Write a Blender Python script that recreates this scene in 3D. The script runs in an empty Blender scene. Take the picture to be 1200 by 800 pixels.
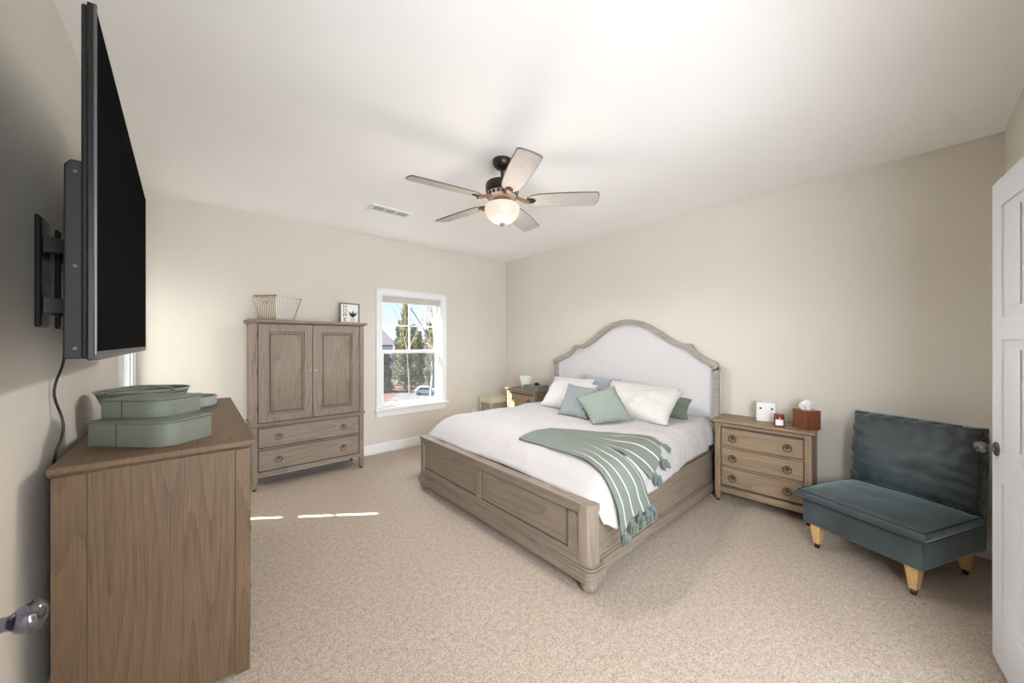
import bpy, bmesh, math, random
from mathutils import Vector, Matrix, noise
random.seed(7)
PI = math.pi
scene = bpy.context.scene
COL = scene.collection

# ------------------------------------------------------------------ camera
cam_d = bpy.data.cameras.new('camera')
cam = bpy.data.objects.new('camera', cam_d)
COL.objects.link(cam)
cam.location = (0, 0, 1.42)
cam.rotation_euler = (PI / 2, 0, -0.7247)
cam_d.sensor_width = 36
cam_d.lens = 416.5 / 1200 * 36
cam_d.shift_y = 1.5 / 1200
cam_d.clip_start = 0.02
cam_d.clip_end = 500
scene.camera = cam

# ------------------------------------------------------------------ light
world = bpy.data.worlds.new('world')
scene.world = world
world.use_nodes = True
wn = world.node_tree.nodes
wl = world.node_tree.links
wn.clear()
wo = wn.new('ShaderNodeOutputWorld')
bg = wn.new('ShaderNodeBackground')
tc = wn.new('ShaderNodeTexCoord')
sep = wn.new('ShaderNodeSeparateXYZ')
rmp = wn.new('ShaderNodeValToRGB')
e = rmp.color_ramp.elements
e[0].position = 0.0
e[0].color = (0.62, 0.72, 0.82, 1)
e[1].position = 0.6
e[1].color = (0.16, 0.36, 0.72, 1)
el = e.new(0.12)
el.color = (0.38, 0.58, 0.84, 1)
wl.new(tc.outputs['Generated'], sep.inputs[0])
wl.new(sep.outputs['Z'], rmp.inputs[0])
wl.new(rmp.outputs[0], bg.inputs[0])
bg.inputs[1].default_value = 1.0
wl.new(bg.outputs[0], wo.inputs[0])

def lamp(name, kind, loc, energy, color, direction=None, **kw):
    d = bpy.data.lights.new(name, kind)
    d.energy = energy
    d.color = color
    for k, v in kw.items():
        setattr(d, k, v)
    o = bpy.data.objects.new(name, d)
    COL.objects.link(o)
    o.location = loc
    if direction:
        o.rotation_euler = Vector(direction).to_track_quat('-Z', 'Y').to_euler()
    return o

# afternoon sun slanting in through both windows
lamp('sun', 'SUN', (-8, 10, 10), 20.0, (1.0, 0.96, 0.90), (0.803, -0.596, -0.955), angle=0.009)
# unseen area lamps added behind the camera to brighten the room through the doorway
lamp('hall_fill', 'AREA', (0.6, -2.75, 1.0), 92, (0.84, 0.915, 1.0), (0.30, 1, 0.10), shape='RECTANGLE', size=3.0, size_y=1.7)
lamp('doorway_fill', 'AREA', (0.20, -1.05, 1.55), 50, (0.86, 0.925, 1.0), (1.6, 1, -0.42), shape='RECTANGLE', size=1.0, size_y=0.9)  # added fill aimed at the room's right side, not a ceiling fixture
# area lamp added outside the far window to boost the sky's light
lamp('sky_fill', 'AREA', (1.9, 8.2, 3.9), 380, (0.82, 0.91, 1.0), (0.06, -3.8, -2.1), shape='RECTANGLE', size=4.0, size_y=2.6)
# added lamp outside the left window, brightening the room through its drawn shade
lamp('sky_fill_left', 'AREA', (-3.4, 4.3, 2.3), 60, (0.92, 0.96, 1.0), (1, -0.05, -0.3), shape='RECTANGLE', size=3.0, size_y=3.0)
scene.view_settings.view_transform = 'Standard'
scene.view_settings.look = 'None'
scene.view_settings.exposure = 1.0
scene.view_settings.gamma = 1
scene.view_settings.use_curve_mapping = False
scene.cycles.max_bounces = 12
scene.cycles.diffuse_bounces = 8
scene.cycles.transparent_max_bounces = 24
scene.cycles.use_denoising = True

# ------------------------------------------------------------------ materials
def srgb(r, g, b):
    f = lambda v: (v / 255 / 12.92) if v / 255 <= 0.04045 else ((v / 255 + 0.055) / 1.055) ** 2.4
    return (f(r), f(g), f(b), 1)

class NT:
    def __init__(s, name, rough=0.6, color=None, metal=0.0):
        s.m = bpy.data.materials.new(name)
        s.m.use_nodes = True
        s.n = s.m.node_tree.nodes
        s.l = s.m.node_tree.links
        s.b = s.n['Principled BSDF']
        s.b.inputs['Roughness'].default_value = rough
        s.b.inputs['Metallic'].default_value = metal
        if color:
            s.b.inputs['Base Color'].default_value = color
    def node(s, t, **kw):
        x = s.n.new(t)
        for k, v in kw.items():
            setattr(x, k, v)
        return x
    def coord(s, scale=(1, 1, 1), rot=(0, 0, 0)):
        t = s.node('ShaderNodeTexCoord')
        mp = s.node('ShaderNodeMapping')
        mp.inputs['Scale'].default_value = scale
        mp.inputs['Rotation'].default_value = rot
        s.l.new(t.outputs['Object'], mp.inputs[0])
        return mp.outputs[0]
    def noise(s, vec, scale, detail=3, rough=0.5, dist=0):
        x = s.node('ShaderNodeTexNoise')
        x.inputs['Scale'].default_value = scale
        x.inputs['Detail'].default_value = detail
        x.inputs['Roughness'].default_value = rough
        x.inputs['Distortion'].default_value = dist
        s.l.new(vec, x.inputs['Vector'])
        return x.outputs['Fac']
    def math(s, op, a, b=None, c=None):
        x = s.node('ShaderNodeMath', operation=op)
        for i, v in enumerate((a, b, c)):
            if v is None:
                continue
            if isinstance(v, (int, float)):
                x.inputs[i].default_value = v
            else:
                s.l.new(v, x.inputs[i])
        return x.outputs[0]
    def ramp(s, fac, stops):
        x = s.node('ShaderNodeValToRGB')
        el = x.color_ramp.elements
        while len(el) < len(stops):
            el.new(0.5)
        for k, (p, c) in enumerate(stops):
            el[k].position = p
            el[k].color = c
        s.l.new(fac, x.inputs[0])
        return x.outputs[0]
    def mix(s, fac, a, b):
        x = s.node('ShaderNodeMix', data_type='RGBA')
        for sock, v in ((x.inputs[0], fac), (x.inputs[6], a), (x.inputs[7], b)):
            if isinstance(v, (int, float, tuple)):
                sock.default_value = v
            else:
                s.l.new(v, sock)
        return x.outputs[2]
    def color(s, c):
        s.l.new(c, s.b.inputs['Base Color'])
    def bump(s, h, strength=0.3, dist=0.01):
        x = s.node('ShaderNodeBump')
        x.inputs['Strength'].default_value = strength
        x.inputs['Distance'].default_value = dist
        s.l.new(h, x.inputs['Height'])
        s.l.new(x.outputs[0], s.b.inputs['Normal'])

def mix_tone(c, k):
    return (c[0] * k, c[1] * k, c[2] * k, 1)

def plain(name, c, rough=0.5, metal=0.0, var=0.06, scale=12):
    t = NT(name, rough, c, metal)
    v = t.coord()
    t.color(t.ramp(t.noise(v, scale), [(0.3, mix_tone(c, 1 - var)), (0.7, mix_tone(c, 1 + var))]))
    return t.m

def wood(name, base, axis, rough=0.55, k=1.0):
    """weathered oak; the grain runs along the local axis given"""
    t = NT(name, rough)
    sc = [1, 1, 1]
    i = 'xyz'.index(axis)
    sc[i] = 0.085
    v = t.coord(tuple(sc))
    big = t.noise(v, 5.0 * k, 1.2, 0.4, 0.15)
    saw = t.math('FRACT', t.math('MULTIPLY', big, 15.0))
    rings = t.math('POWER', saw, 1.6)
    sc2 = [1, 1, 1]
    sc2[i] = 0.03
    fib = t.noise(t.coord(tuple(sc2)), 190, 3, 0.6)
    tone = t.noise(t.coord((1, 1, 1)), 2.3, 2)
    f = t.math('ADD', t.math('MULTIPLY', rings, -0.22), t.math('MULTIPLY', fib, 0.95))
    f = t.math('ADD', f, t.math('MULTIPLY', tone, 0.3))
    c = t.ramp(f, [(0.22, mix_tone(base, 0.60)), (0.45, mix_tone(base, 0.92)), (0.72, mix_tone(base, 1.20))])
    t.color(c)
    t.bump(f, 0.18, 0.003)
    return t.m

OAK = (0.27, 0.195, 0.125, 1)
oak_x = wood('oak_x', OAK, 'x')
oak_y = wood('oak_y', OAK, 'y')
oak_z = wood('oak_z', OAK, 'z')
OAKG = (0.235, 0.186, 0.144, 1)
oakg_x = wood('grey_oak_x', OAKG, 'x')
oakg_y = wood('grey_oak_y', OAKG, 'y')
oakg_z = wood('grey_oak_z', OAKG, 'z')
WARM = (0.145, 0.089, 0.048, 1)
warm_x = wood('warm_oak_x', WARM, 'x')
warm_z = wood('warm_oak_z', WARM, 'z')
grey_y = wood('weathered_grey_y', (0.33, 0.30, 0.27, 1), 'y')
dark_groove = plain('dark_groove', (0.09, 0.068, 0.05, 1), 0.8)

def wall_mat(name, c):
    t = NT(name, 0.85, c)
    v = t.coord()
    t.color(t.ramp(t.noise(v, 1.5, 2), [(0.3, mix_tone(c, 0.985)), (0.7, mix_tone(c, 1.015))]))
    t.bump(t.noise(v, 180, 2), 0.05, 0.002)
    return t.m
m_wall = wall_mat('wall_paint', srgb(213, 208, 198))
m_ceil = wall_mat('ceiling_paint', srgb(245, 245, 245))
m_trim = plain('trim_white', srgb(235, 236, 238), 0.35, var=0.01)
m_door = plain('door_white', srgb(230, 233, 240), 0.4, var=0.01)

def carpet_mat():
    t = NT('carpet', 0.98)
    v = t.coord()
    n1 = t.noise(v, 105, 3, 0.85)
    n2 = t.noise(v, 1.1, 3, 0.6)
    n3 = t.noise(v, 34, 2, 0.6)
    f = t.math('ADD', t.math('MULTIPLY', n1, 1.0), t.math('MULTIPLY', n3, 0.30))
    c = t.ramp(f, [(0.42, srgb(124, 105, 88)), (0.60, srgb(184, 165, 146)), (0.78, srgb(220, 204, 188))])
    c2 = t.mix(t.ramp(n2, [(0.35, (0, 0, 0, 1)), (0.65, (1, 1, 1, 1))]), c, t.mix(0.16, c, srgb(170, 152, 134)))
    t.color(c2)
    t.bump(f, 1.0, 0.012)
    t.b.inputs['Sheen Weight'].default_value = 0.2
    return t.m
m_carpet = carpet_mat()

def fabric(name, c, scale=300, bump=0.2, rough=0.9, sheen=0.2, var=0.08):
    t = NT(name, rough)
    v = t.coord()
    n = t.noise(v, scale, 2, 0.7)
    t.color(t.ramp(n, [(0.3, mix_tone(c, 1 - var)), (0.7, mix_tone(c, 1 + var))]))
    t.bump(n, bump, 0.003)
    t.b.inputs['Sheen Weight'].default_value = sheen
    return t.m
m_linen = fabric('headboard_linen', srgb(212, 210, 211), 220, 0.25)
m_linen_side = fabric('headboard_side_linen', srgb(222, 208, 192), 220, 0.25)
m_duvet = fabric('duvet_white', srgb(188, 184, 183), 60, 0.15, var=0.02)
m_pillow = fabric('pillow_white', srgb(212, 209, 210), 60, 0.15, var=0.02)
m_cream = fabric('pillow_cream', srgb(198, 195, 190), 40, 0.5, var=0.03)
m_bluegrey = fabric('pillow_bluegrey', srgb(165, 170, 180), 60, 0.2)
m_green = fabric('pillow_green', srgb(98, 112, 96), 60, 0.2)

def ribbed(name, c, axis_scale, freq):
    t = NT(name, 0.95)
    v = t.coord()
    s = t.node('ShaderNodeSeparateXYZ')
    t.l.new(v, s.inputs[0])
    w = t.noise(v, 14, 2)
    u = t.math('ADD', t.math('ADD', t.math('MULTIPLY', s.outputs[0], axis_scale[0]), t.math('MULTIPLY', s.outputs[1], axis_scale[1])), t.math('MULTIPLY', s.outputs[2], axis_scale[2]))
    r = t.math('SINE', t.math('ADD', t.math('MULTIPLY', u, freq), t.math('MULTIPLY', w, 3.0)))
    f = t.math('MULTIPLY_ADD', r, 0.5, 0.5)
    t.color(t.ramp(f, [(0.0, mix_tone(c, 0.70)), (0.8, mix_tone(c, 1.15))]))
    t.bump(f, 0.7, 0.006)
    return t.m
m_teal_a = ribbed('cushion_sage', srgb(146, 156, 149), (0.3, 0.0, 1.0), 420)
m_teal_b = ribbed('cushion_blue_sage', srgb(146, 156, 157), (0.2, 1.0, 0.1), 330)

def throw_mat():
    t = NT('throw_knit', 0.95)
    uv = t.node('ShaderNodeUVMap')
    uv.uv_map = 'UVMap'
    s = t.node('ShaderNodeSeparateXYZ')
    t.l.new(uv.outputs[0], s.inputs[0])
    v = t.coord()
    n = t.noise(v, 260, 2, 0.7)
    c = srgb(120, 128, 121)
    base = t.ramp(n, [(0.25, mix_tone(c, 0.72)), (0.75, mix_tone(c, 1.22))])
    fr = t.math('FRACT', t.math('MULTIPLY', s.outputs[0], 1.0))
    d = t.math('ABSOLUTE', t.math('SUBTRACT', fr, 0.5))
    far = t.math('MINIMUM', t.math('MAXIMUM', t.math('MULTIPLY', t.math('SUBTRACT', s.outputs[1], 0.30), 5.0), 0.0), 1.0)
    line = t.math('MULTIPLY', t.math('LESS_THAN', d, 0.05), far)
    t.color(t.mix(line, base, srgb(222, 222, 212)))
    t.bump(t.math('ADD', n, t.math('MULTIPLY', line, 0.5)), 0.5, 0.004)
    return t.m
m_throw = throw_mat()
m_tassel = fabric('tassel_yarn', srgb(108, 118, 112), 200, 0.8, var=0.25)

def velvet(name, c):
    t = NT(name, 0.55)
    v = t.coord()
    n = t.noise(v, 2.6, 3, 0.5, 0.25)
    n2 = t.noise(v, 300, 2)
    t.color(t.ramp(n, [(0.34, mix_tone(c, 0.55)), (0.52, c), (0.70, mix_tone(c, 1.8))]))  # light and dark patches paint the velvet's sheen into the colour
    t.b.inputs['Sheen Weight'].default_value = 1.0
    t.b.inputs['Sheen Roughness'].default_value = 0.35
    t.b.inputs['Sheen Tint'].default_value = srgb(170, 195, 200)
    t.bump(t.math('ADD', n2, t.math('MULTIPLY', n, 0.6)), 0.12, 0.004)
    return t.m
m_velvet = velvet('velvet_teal', srgb(62, 72, 76))
m_velvet_dark = plain('velvet_piping', srgb(34, 42, 42), 0.6)
m_pine = wood('leg_wood', (0.62, 0.40, 0.17, 1), 'z', 0.4)
m_caster = plain('caster_metal', (0.05, 0.045, 0.04, 1), 0.35, 0.7)

m_black = plain('tv_black', (0.010, 0.010, 0.011, 1), 0.35)
m_screen = NT('tv_screen', 0.3, (0.004, 0.004, 0.0045, 1))
_d = m_screen.node('ShaderNodeBsdfDiffuse')
_d.inputs[0].default_value = (0.004, 0.004, 0.0045, 1)
_g = m_screen.node('ShaderNodeBsdfGlossy')
_g.inputs['Roughness'].default_value = 0.25
_x = m_screen.node('ShaderNodeMixShader')
_x.inputs[0].default_value = 0.012
m_screen.l.new(_d.outputs[0], _x.inputs[1])
m_screen.l.new(_g.outputs[0], _x.inputs[2])
m_screen.l.new(_x.outputs[0], m_screen.n['Material Output'].inputs[0])
m_screen = m_screen.m
m_shell = plain('tv_shell', (0.012, 0.0115, 0.011, 1), 0.6)
m_bezel = plain('tv_bezel', (0.12, 0.115, 0.125, 1), 0.45, 0.6)
m_iron = plain('dark_iron', (0.022, 0.020, 0.020, 1), 0.38, 0.6)
m_ring = plain('pull_metal', (0.11, 0.09, 0.075, 1), 0.38, 0.8)
m_nickel = plain('knob_metal', (0.30, 0.27, 0.24, 1), 0.3, 0.9)
m_knob = plain('door_knob_metal', (0.16, 0.15, 0.17, 1), 0.16, 0.95)
m_bronze = plain('fan_bronze', (0.055, 0.042, 0.035, 1), 0.35, 0.8)
m_copper = plain('fan_copper', (0.36, 0.20, 0.13, 1), 0.4, 0.7)
m_washed = plain('fan_washed', (0.55, 0.47, 0.41, 1), 0.45, 0.2)
m_blade = plain('fan_blade', (0.46, 0.43, 0.405, 1), 0.5, var=0.06, scale=30)
m_blade_edge = plain('fan_blade_edge', (0.10, 0.085, 0.075, 1), 0.5)
m_sage = plain('sage_case', srgb(116, 122, 110), 0.55, var=0.05, scale=90)
m_sage_dark = plain('sage_case_seam', srgb(62, 66, 56), 0.6)
m_sage_light = plain('sage_tray', srgb(150, 158, 155), 0.5)
m_ceramic = plain('white_ceramic', srgb(232, 236, 230), 0.25, var=0.01)
m_plastic = plain('white_plastic', srgb(232, 232, 232), 0.4, var=0.01)
m_paper = plain('paper', srgb(238, 238, 236), 0.7, var=0.01)
m_amber = plain('amber_glass', (0.20, 0.035, 0.015, 1), 0.12)
m_mahog = wood('mahogany', (0.20, 0.072, 0.038, 1), 'z', 0.10)
m_frame = plain('frame_grey', srgb(92, 96, 84), 0.5)
m_print_dark = plain('print_ink', srgb(52, 54, 50), 0.7)
m_print_leaf = plain('print_leaf', srgb(28, 42, 32), 0.7)
m_print_vase = plain('print_vase', srgb(200, 202, 196), 0.7)
m_shade = fabric('shade_fabric', srgb(205, 200, 190), 200, 0.1, sheen=0)
m_ventdark = plain('vent_dark', srgb(176, 176, 176), 0.6)

def rope_mat():
    t = NT('braided_basket', 0.9)
    v = t.coord()
    s = t.node('ShaderNodeSeparateXYZ')
    t.l.new(v, s.inputs[0])
    f = t.math('MULTIPLY_ADD', t.math('SINE', t.math('MULTIPLY', s.outputs[2], 520)), 0.5, 0.5)
    t.color(t.ramp(f, [(0.1, srgb(92, 98, 82)), (0.8, srgb(150, 156, 138))]))
    t.bump(f, 0.6, 0.005)
    return t.m
m_rope = rope_mat()

def translucent_shade():
    t = NT('translucent_shade', 0.9, srgb(245, 243, 238))
    d = t.node('ShaderNodeBsdfDiffuse')
    d.inputs[0].default_value = srgb(245, 243, 238)
    tl = t.node('ShaderNodeBsdfTranslucent')
    tl.inputs[0].default_value = srgb(250, 247, 240)
    mx = t.node('ShaderNodeMixShader')
    mx.inputs[0].default_value = 0.7
    t.l.new(d.outputs[0], mx.inputs[1])
    t.l.new(tl.outputs[0], mx.inputs[2])
    t.l.new(mx.outputs[0], t.n['Material Output'].inputs[0])
    return t.m
m_trans = translucent_shade()

def dotted(name, ca, cb):
    t = NT(name, 0.8)
    v = t.coord()
    s = t.node('ShaderNodeSeparateXYZ')
    t.l.new(v, s.inputs[0])
    u = t.math('ADD', s.outputs[0], s.outputs[1])
    a = t.math('SINE', t.math('MULTIPLY', t.math('ADD', u, t.math('MULTIPLY', s.outputs[2], 0.5)), 250))
    b = t.math('SINE', t.math('MULTIPLY', t.math('SUBTRACT', t.math('MULTIPLY', u, 0.5), s.outputs[2]), 250))
    p = t.math('MULTIPLY', t.math('MULTIPLY_ADD', a, 0.5, 0.5), t.math('MULTIPLY_ADD', b, 0.5, 0.5))
    t.color(t.ramp(p, [(0.35, ca), (0.52, cb)]))
    t.bump(p, 0.4, 0.004)
    return t.m
m_weave = dotted('woven_basket', srgb(232, 228, 220), srgb(96, 86, 78))
m_weave_shaded = dotted('woven_basket_shaded', srgb(196, 182, 164), srgb(88, 72, 58))  # darker, browner copy: the end wall's shade put into the colour

def glass_mat():
    t = NT('window_glass')
    t.n.remove(t.b)
    o = t.n['Material Output']
    tr = t.node('ShaderNodeBsdfTransparent')
    gl = t.node('ShaderNodeBsdfGlossy')
    gl.inputs['Roughness'].default_value = 0.0
    tr.inputs[0].default_value = (0.97, 0.98, 0.98, 1)
    mx = t.node('ShaderNodeMixShader')
    mx.inputs[0].default_value = 0.05
    t.l.new(tr.outputs[0], mx.inputs[1])
    t.l.new(gl.outputs[0], mx.inputs[2])
    t.l.new(mx.outputs[0], o.inputs[0])
    return t.m
m_glass = glass_mat()

def screen_mat():
    t = NT('insect_screen_mesh', 0.8, srgb(110, 112, 116))
    o = t.n['Material Output']
    tr = t.node('ShaderNodeBsdfTransparent')
    mx = t.node('ShaderNodeMixShader')
    mx.inputs[0].default_value = 0.22
    t.l.new(tr.outputs[0], mx.inputs[1])
    t.l.new(t.b.outputs[0], mx.inputs[2])
    t.l.new(mx.outputs[0], o.inputs[0])
    return t.m
m_screen_mesh = screen_mat()

def emit_mat(name, c, s):
    t = NT(name, 0.4, c)
    t.b.inputs['Emission Color'].default_value = c
    t.b.inputs['Emission Strength'].default_value = s
    return t.m
m_bowl = emit_mat('frosted_lit_glass', (1.0, 0.84, 0.68, 1), 0.40)
m_bowl.node_tree.nodes['Principled BSDF'].inputs['Base Color'].default_value = (0.16, 0.14, 0.12, 1)

# ------------------------------------------------------------------ mesh helpers
class B:
    def __init__(s):
        s.bm = bmesh.new()
    def box(s, x0, x1, y0, y1, z0, z1, mat=None):
        vs = [s.bm.verts.new((x, y, z)) for x in (x0, x1) for y in (y0, y1) for z in (z0, z1)]
        for f in ((0, 1, 3, 2), (4, 6, 7, 5), (0, 4, 5, 1), (2, 3, 7, 6), (0, 2, 6, 4), (1, 5, 7, 3)):
            fc = s.bm.faces.new([vs[i] for i in f])
        return s
    def hexa(s, p):
        """8 points: bottom ring of four then top ring of four"""
        vs = [s.bm.verts.new(q) for q in p]
        for f in ((3, 2, 1, 0), (4, 5, 6, 7), (0, 1, 5, 4), (1, 2, 6, 5), (2, 3, 7, 6), (3, 0, 4, 7)):
            s.bm.faces.new([vs[i] for i in f])
        return s
    def taper(s, cx, cy, z0, z1, w0, w1, d0=None, d1=None, sx=0, sy=0):
        d0 = d0 or w0
        d1 = d1 or w1
        b = [(cx + a * w0 / 2 + sx, cy + c * d0 / 2 + sy, z0) for a, c in ((-1, -1), (1, -1), (1, 1), (-1, 1))]
        t = [(cx + a * w1 / 2, cy + c * d1 / 2, z1) for a, c in ((-1, -1), (1, -1), (1, 1), (-1, 1))]
        return s.hexa(b + t)
    def prism(s, pts, z0, z1, axis='z'):
        def P(a, b, c):
            return {'z': (a, b, c), 'x': (c, a, b), 'y': (a, c, b)}[axis]
        lo = [s.bm.verts.new(P(a, b, z0)) for a, b in pts]
        hi = [s.bm.verts.new(P(a, b, z1)) for a, b in pts]
        n = len(pts)
        s.bm.faces.new(lo[::-1])
        s.bm.faces.new(hi)
        for i in range(n):
            j = (i + 1) % n
            s.bm.faces.new((lo[i], lo[j], hi[j], hi[i]))
        return s
    def ribbon(s, outer, inner, x0, x1):
        """closed strip between two polylines in the yz plane, extruded along x"""
        n = len(outer)
        A = [[s.bm.verts.new((x, p[0], p[1])) for p in pl] for pl in (outer, inner) for x in (x0, x1)]
        o0, o1, i0, i1 = A
        for k in range(n - 1):
            s.bm.faces.new((o0[k], o0[k + 1], i0[k + 1], i0[k]))
            s.bm.faces.new((o1[k], i1[k], i1[k + 1], o1[k + 1]))
            s.bm.faces.new((o0[k], o1[k], o1[k + 1], o0[k + 1]))
            s.bm.faces.new((i0[k], i0[k + 1], i1[k + 1], i1[k]))
        for k in (0, n - 1):
            s.bm.faces.new((o0[k], i0[k], i1[k], o1[k]))
        return s
    def lathe(s, prof, seg=24, M=None):
        """prof: list of (radius, z)"""
        M = M or Matrix()
        rings = []
        for r, z in prof:
            if r < 1e-5:
                rings.append([s.bm.verts.new(M @ Vector((0, 0, z)))])
            else:
                rings.append([s.bm.verts.new(M @ Vector((r * math.cos(2 * PI * k / seg), r * math.sin(2 * PI * k / seg), z))) for k in range(seg)])
        for a, b in zip(rings, rings[1:]):
            for k in range(seg):
                j = (k + 1) % seg
                if len(a) == 1 and len(b) > 1:
                    s.bm.faces.new((a[0], b[j], b[k]))
                elif len(b) == 1 and len(a) > 1:
                    s.bm.faces.new((a[k], a[j], b[0]))
                elif len(a) > 1:
                    s.bm.faces.new((a[k], a[j], b[j], b[k]))
        for r in (rings[0], rings[-1]):
            if len(r) > 1:
                try:
                    s.bm.faces.new(r if r is rings[-1] else r[::-1])
                except ValueError:
                    pass
        return s
    def tube(s, pts, r, seg=8, closed=False, cap=True):
        pts = [Vector(p) for p in pts]
        n = len(pts)
        rr = r if isinstance(r, (list, tuple)) else [r] * n
        rings = []
        up = None
        for i, p in enumerate(pts):
            if closed:
                d = pts[(i + 1) % n] - pts[i - 1]
            else:
                d = pts[min(i + 1, n - 1)] - pts[max(i - 1, 0)]
            d.normalize()
            if up is None:
                up = d.orthogonal().normalized()
            up = (up - d * up.dot(d))
            if up.length < 1e-6:
                up = d.orthogonal()
            up.normalize()
            sd = d.cross(up)
            rings.append([s.bm.verts.new(p + (up * math.cos(2 * PI * k / seg) + sd * math.sin(2 * PI * k / seg)) * rr[i]) for k in range(seg)])
        m = n if closed else n - 1
        for i in range(m):
            a, b = rings[i], rings[(i + 1) % n]
            for k in range(seg):
                j = (k + 1) % seg
                s.bm.faces.new((a[k], a[j], b[j], b[k]))
        if cap and not closed:
            s.bm.faces.new(rings[0][::-1])
            s.bm.faces.new(rings[-1])
        return s
    def torus(s, c, R, r, M=None, seg=20, sg=6):
        M = M or Matrix()
        c = Vector(c)
        return s.tube([c + M @ Vector((R * math.cos(2 * PI * k / seg), R * math.sin(2 * PI * k / seg), 0)) for k in range(seg)], r, sg, closed=True)
    def grid(s, f, nu, nv, closed_u=False):
        V = [[s.bm.verts.new(f(i / nu, j / nv)) for j in range(nv + 1)] for i in range(nu + 1)]
        for i in range(nu):
            for j in range(nv):
                s.bm.faces.new((V[i][j], V[i + 1][j], V[i + 1][j + 1], V[i][j + 1]))
        return V
    def xf(s, M):
        s.bm.transform(M)
        return s
    def build(s, name, mat, parent=None, bevel=0, seg=2, smooth=True, subsurf=0, solid=0, angle=0.6, disp=None):
        if not isinstance(mat, (list, tuple)):
            mat = [mat]
        bmesh.ops.remove_doubles(s.bm, verts=s.bm.verts, dist=1e-5)
        bmesh.ops.recalc_face_normals(s.bm, faces=s.bm.faces)
        me = bpy.data.meshes.new(name)
        s.bm.to_mesh(me)
        s.bm.free()
        for m in mat:
            me.materials.append(m)
        o = bpy.data.objects.new(name, me)
        COL.objects.link(o)
        if parent:
            o.parent = parent
        if smooth:
            me.shade_smooth()
            me.set_sharp_from_angle(angle=angle)
        if bevel:
            md = o.modifiers.new('bevel', 'BEVEL')
            md.width = bevel
            md.segments = seg
            md.limit_method = 'ANGLE'
            md.angle_limit = 0.6
        if solid:
            md = o.modifiers.new('solid', 'SOLIDIFY')
            md.thickness = solid
            md.offset = 1
        if subsurf:
            md = o.modifiers.new('sub', 'SUBSURF')
            md.levels = md.render_levels = subsurf
        return o

def tag(o, label, cat=None, group=None, kind=None):
    o['label'] = label
    if cat:
        o['category'] = cat
    if group:
        o['group'] = group
    if kind:
        o['kind'] = kind
    return o

def thing(name, label, cat, loc=(0, 0, 0), rz=0, group=None):
    o = bpy.data.objects.new(name, None)
    o.empty_display_size = 0.1
    COL.objects.link(o)
    o.location = loc
    o.rotation_euler = (0, 0, rz)
    tag(o, label, cat, group)
    return o

def struct(o, label, cat):
    tag(o, label, cat, kind='structure')
    return o

# room dimensions
XL, XR, YN, YF, ZC = -0.43, 3.90, -0.39, 4.56, 2.78

# ------------------------------------------------------------------ room shell
o = B().box(XL - 0.2, XR + 0.2, YN - 2.6, YF + 0.2, -0.12, 0).build('floor', m_carpet, smooth=False)
struct(o, 'beige cut pile carpet covering the whole bedroom floor', 'floor')
o = B().box(XL - 0.2, XR + 0.2, YN - 2.6, YF + 0.2, ZC, ZC + 0.12).build('ceiling', m_ceil, smooth=False)
struct(o, 'flat white painted ceiling above the bed', 'ceiling')

W1 = (1.783, 2.66, 0.565, 2.045)     # far wall window opening: x0 x1 z0 z1
W2 = (3.88, 4.42, 0.565, 2.045)      # left wall window opening: y0 y1 z0 z1
T = 0.16
b = B()
b.box(XL - T, W1[0], YF, YF + T, 0, ZC).box(W1[1], XR + T, YF, YF + T, 0, ZC)
b.box(W1[0], W1[1], YF, YF + T, 0, W1[2]).box(W1[0], W1[1], YF, YF + T, W1[3], ZC)
struct(b.build('wall_far', m_wall, smooth=False), 'beige painted far wall behind the armoire, with a window', 'wall')
b = B()
b.box(XL - T, XL, YN - 2.6, W2[0], 0, ZC).box(XL - T, XL, W2[1], YF, 0, ZC)
b.box(XL - T, XL, W2[0], W2[1], 0, W2[2]).box(XL - T, XL, W2[0], W2[1], W2[3], ZC)
struct(b.build('wall_left', m_wall, smooth=False), 'beige painted left wall behind the television', 'wall')
struct(B().box(XR, XR + T, YN - 2.6, YF, 0, ZC).build('wall_right', m_wall, smooth=False), 'beige painted right wall behind the headboard', 'wall')
b = B()
b.box(1.96, XR, YN - 0.14, YN, 0, ZC).box(XL, 0.0, YN - 0.14, YN, 0, ZC).box(0.0, 1.96, YN - 0.14, YN, 2.2, ZC)
struct(b.build('wall_near', m_wall, smooth=False), 'beige wall strip above the open white door at right', 'wall')
struct(B().box(XL - T, XR + T, YN - 2.7, YN - 2.6, 0, ZC).build('wall_hall', m_wall, smooth=False), 'beige hallway wall behind the open doorway', 'wall')

def baseboard(name, x0, x1, y0, y1, label):
    b = B().box(x0, x1, y0, y1, 0, 0.125)
    o = b.build(name, m_trim, bevel=0.006)
    struct(o, label, 'baseboard')
baseboard('baseboard_far', XL, XR, YF - 0.015, YF, 'white baseboard along the foot of the far wall')
baseboard('baseboard_right', XR - 0.015, XR, YN, YF - 0.015, 'white baseboard along the foot of the right wall')
baseboard('baseboard_left', XL, XL + 0.015, YN, YF - 0.015, 'white baseboard along the foot of the left wall')
baseboard('baseboard_near', 2.05, XR - 0.015, YN, YN + 0.015, 'white baseboard behind the open white door')

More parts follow.
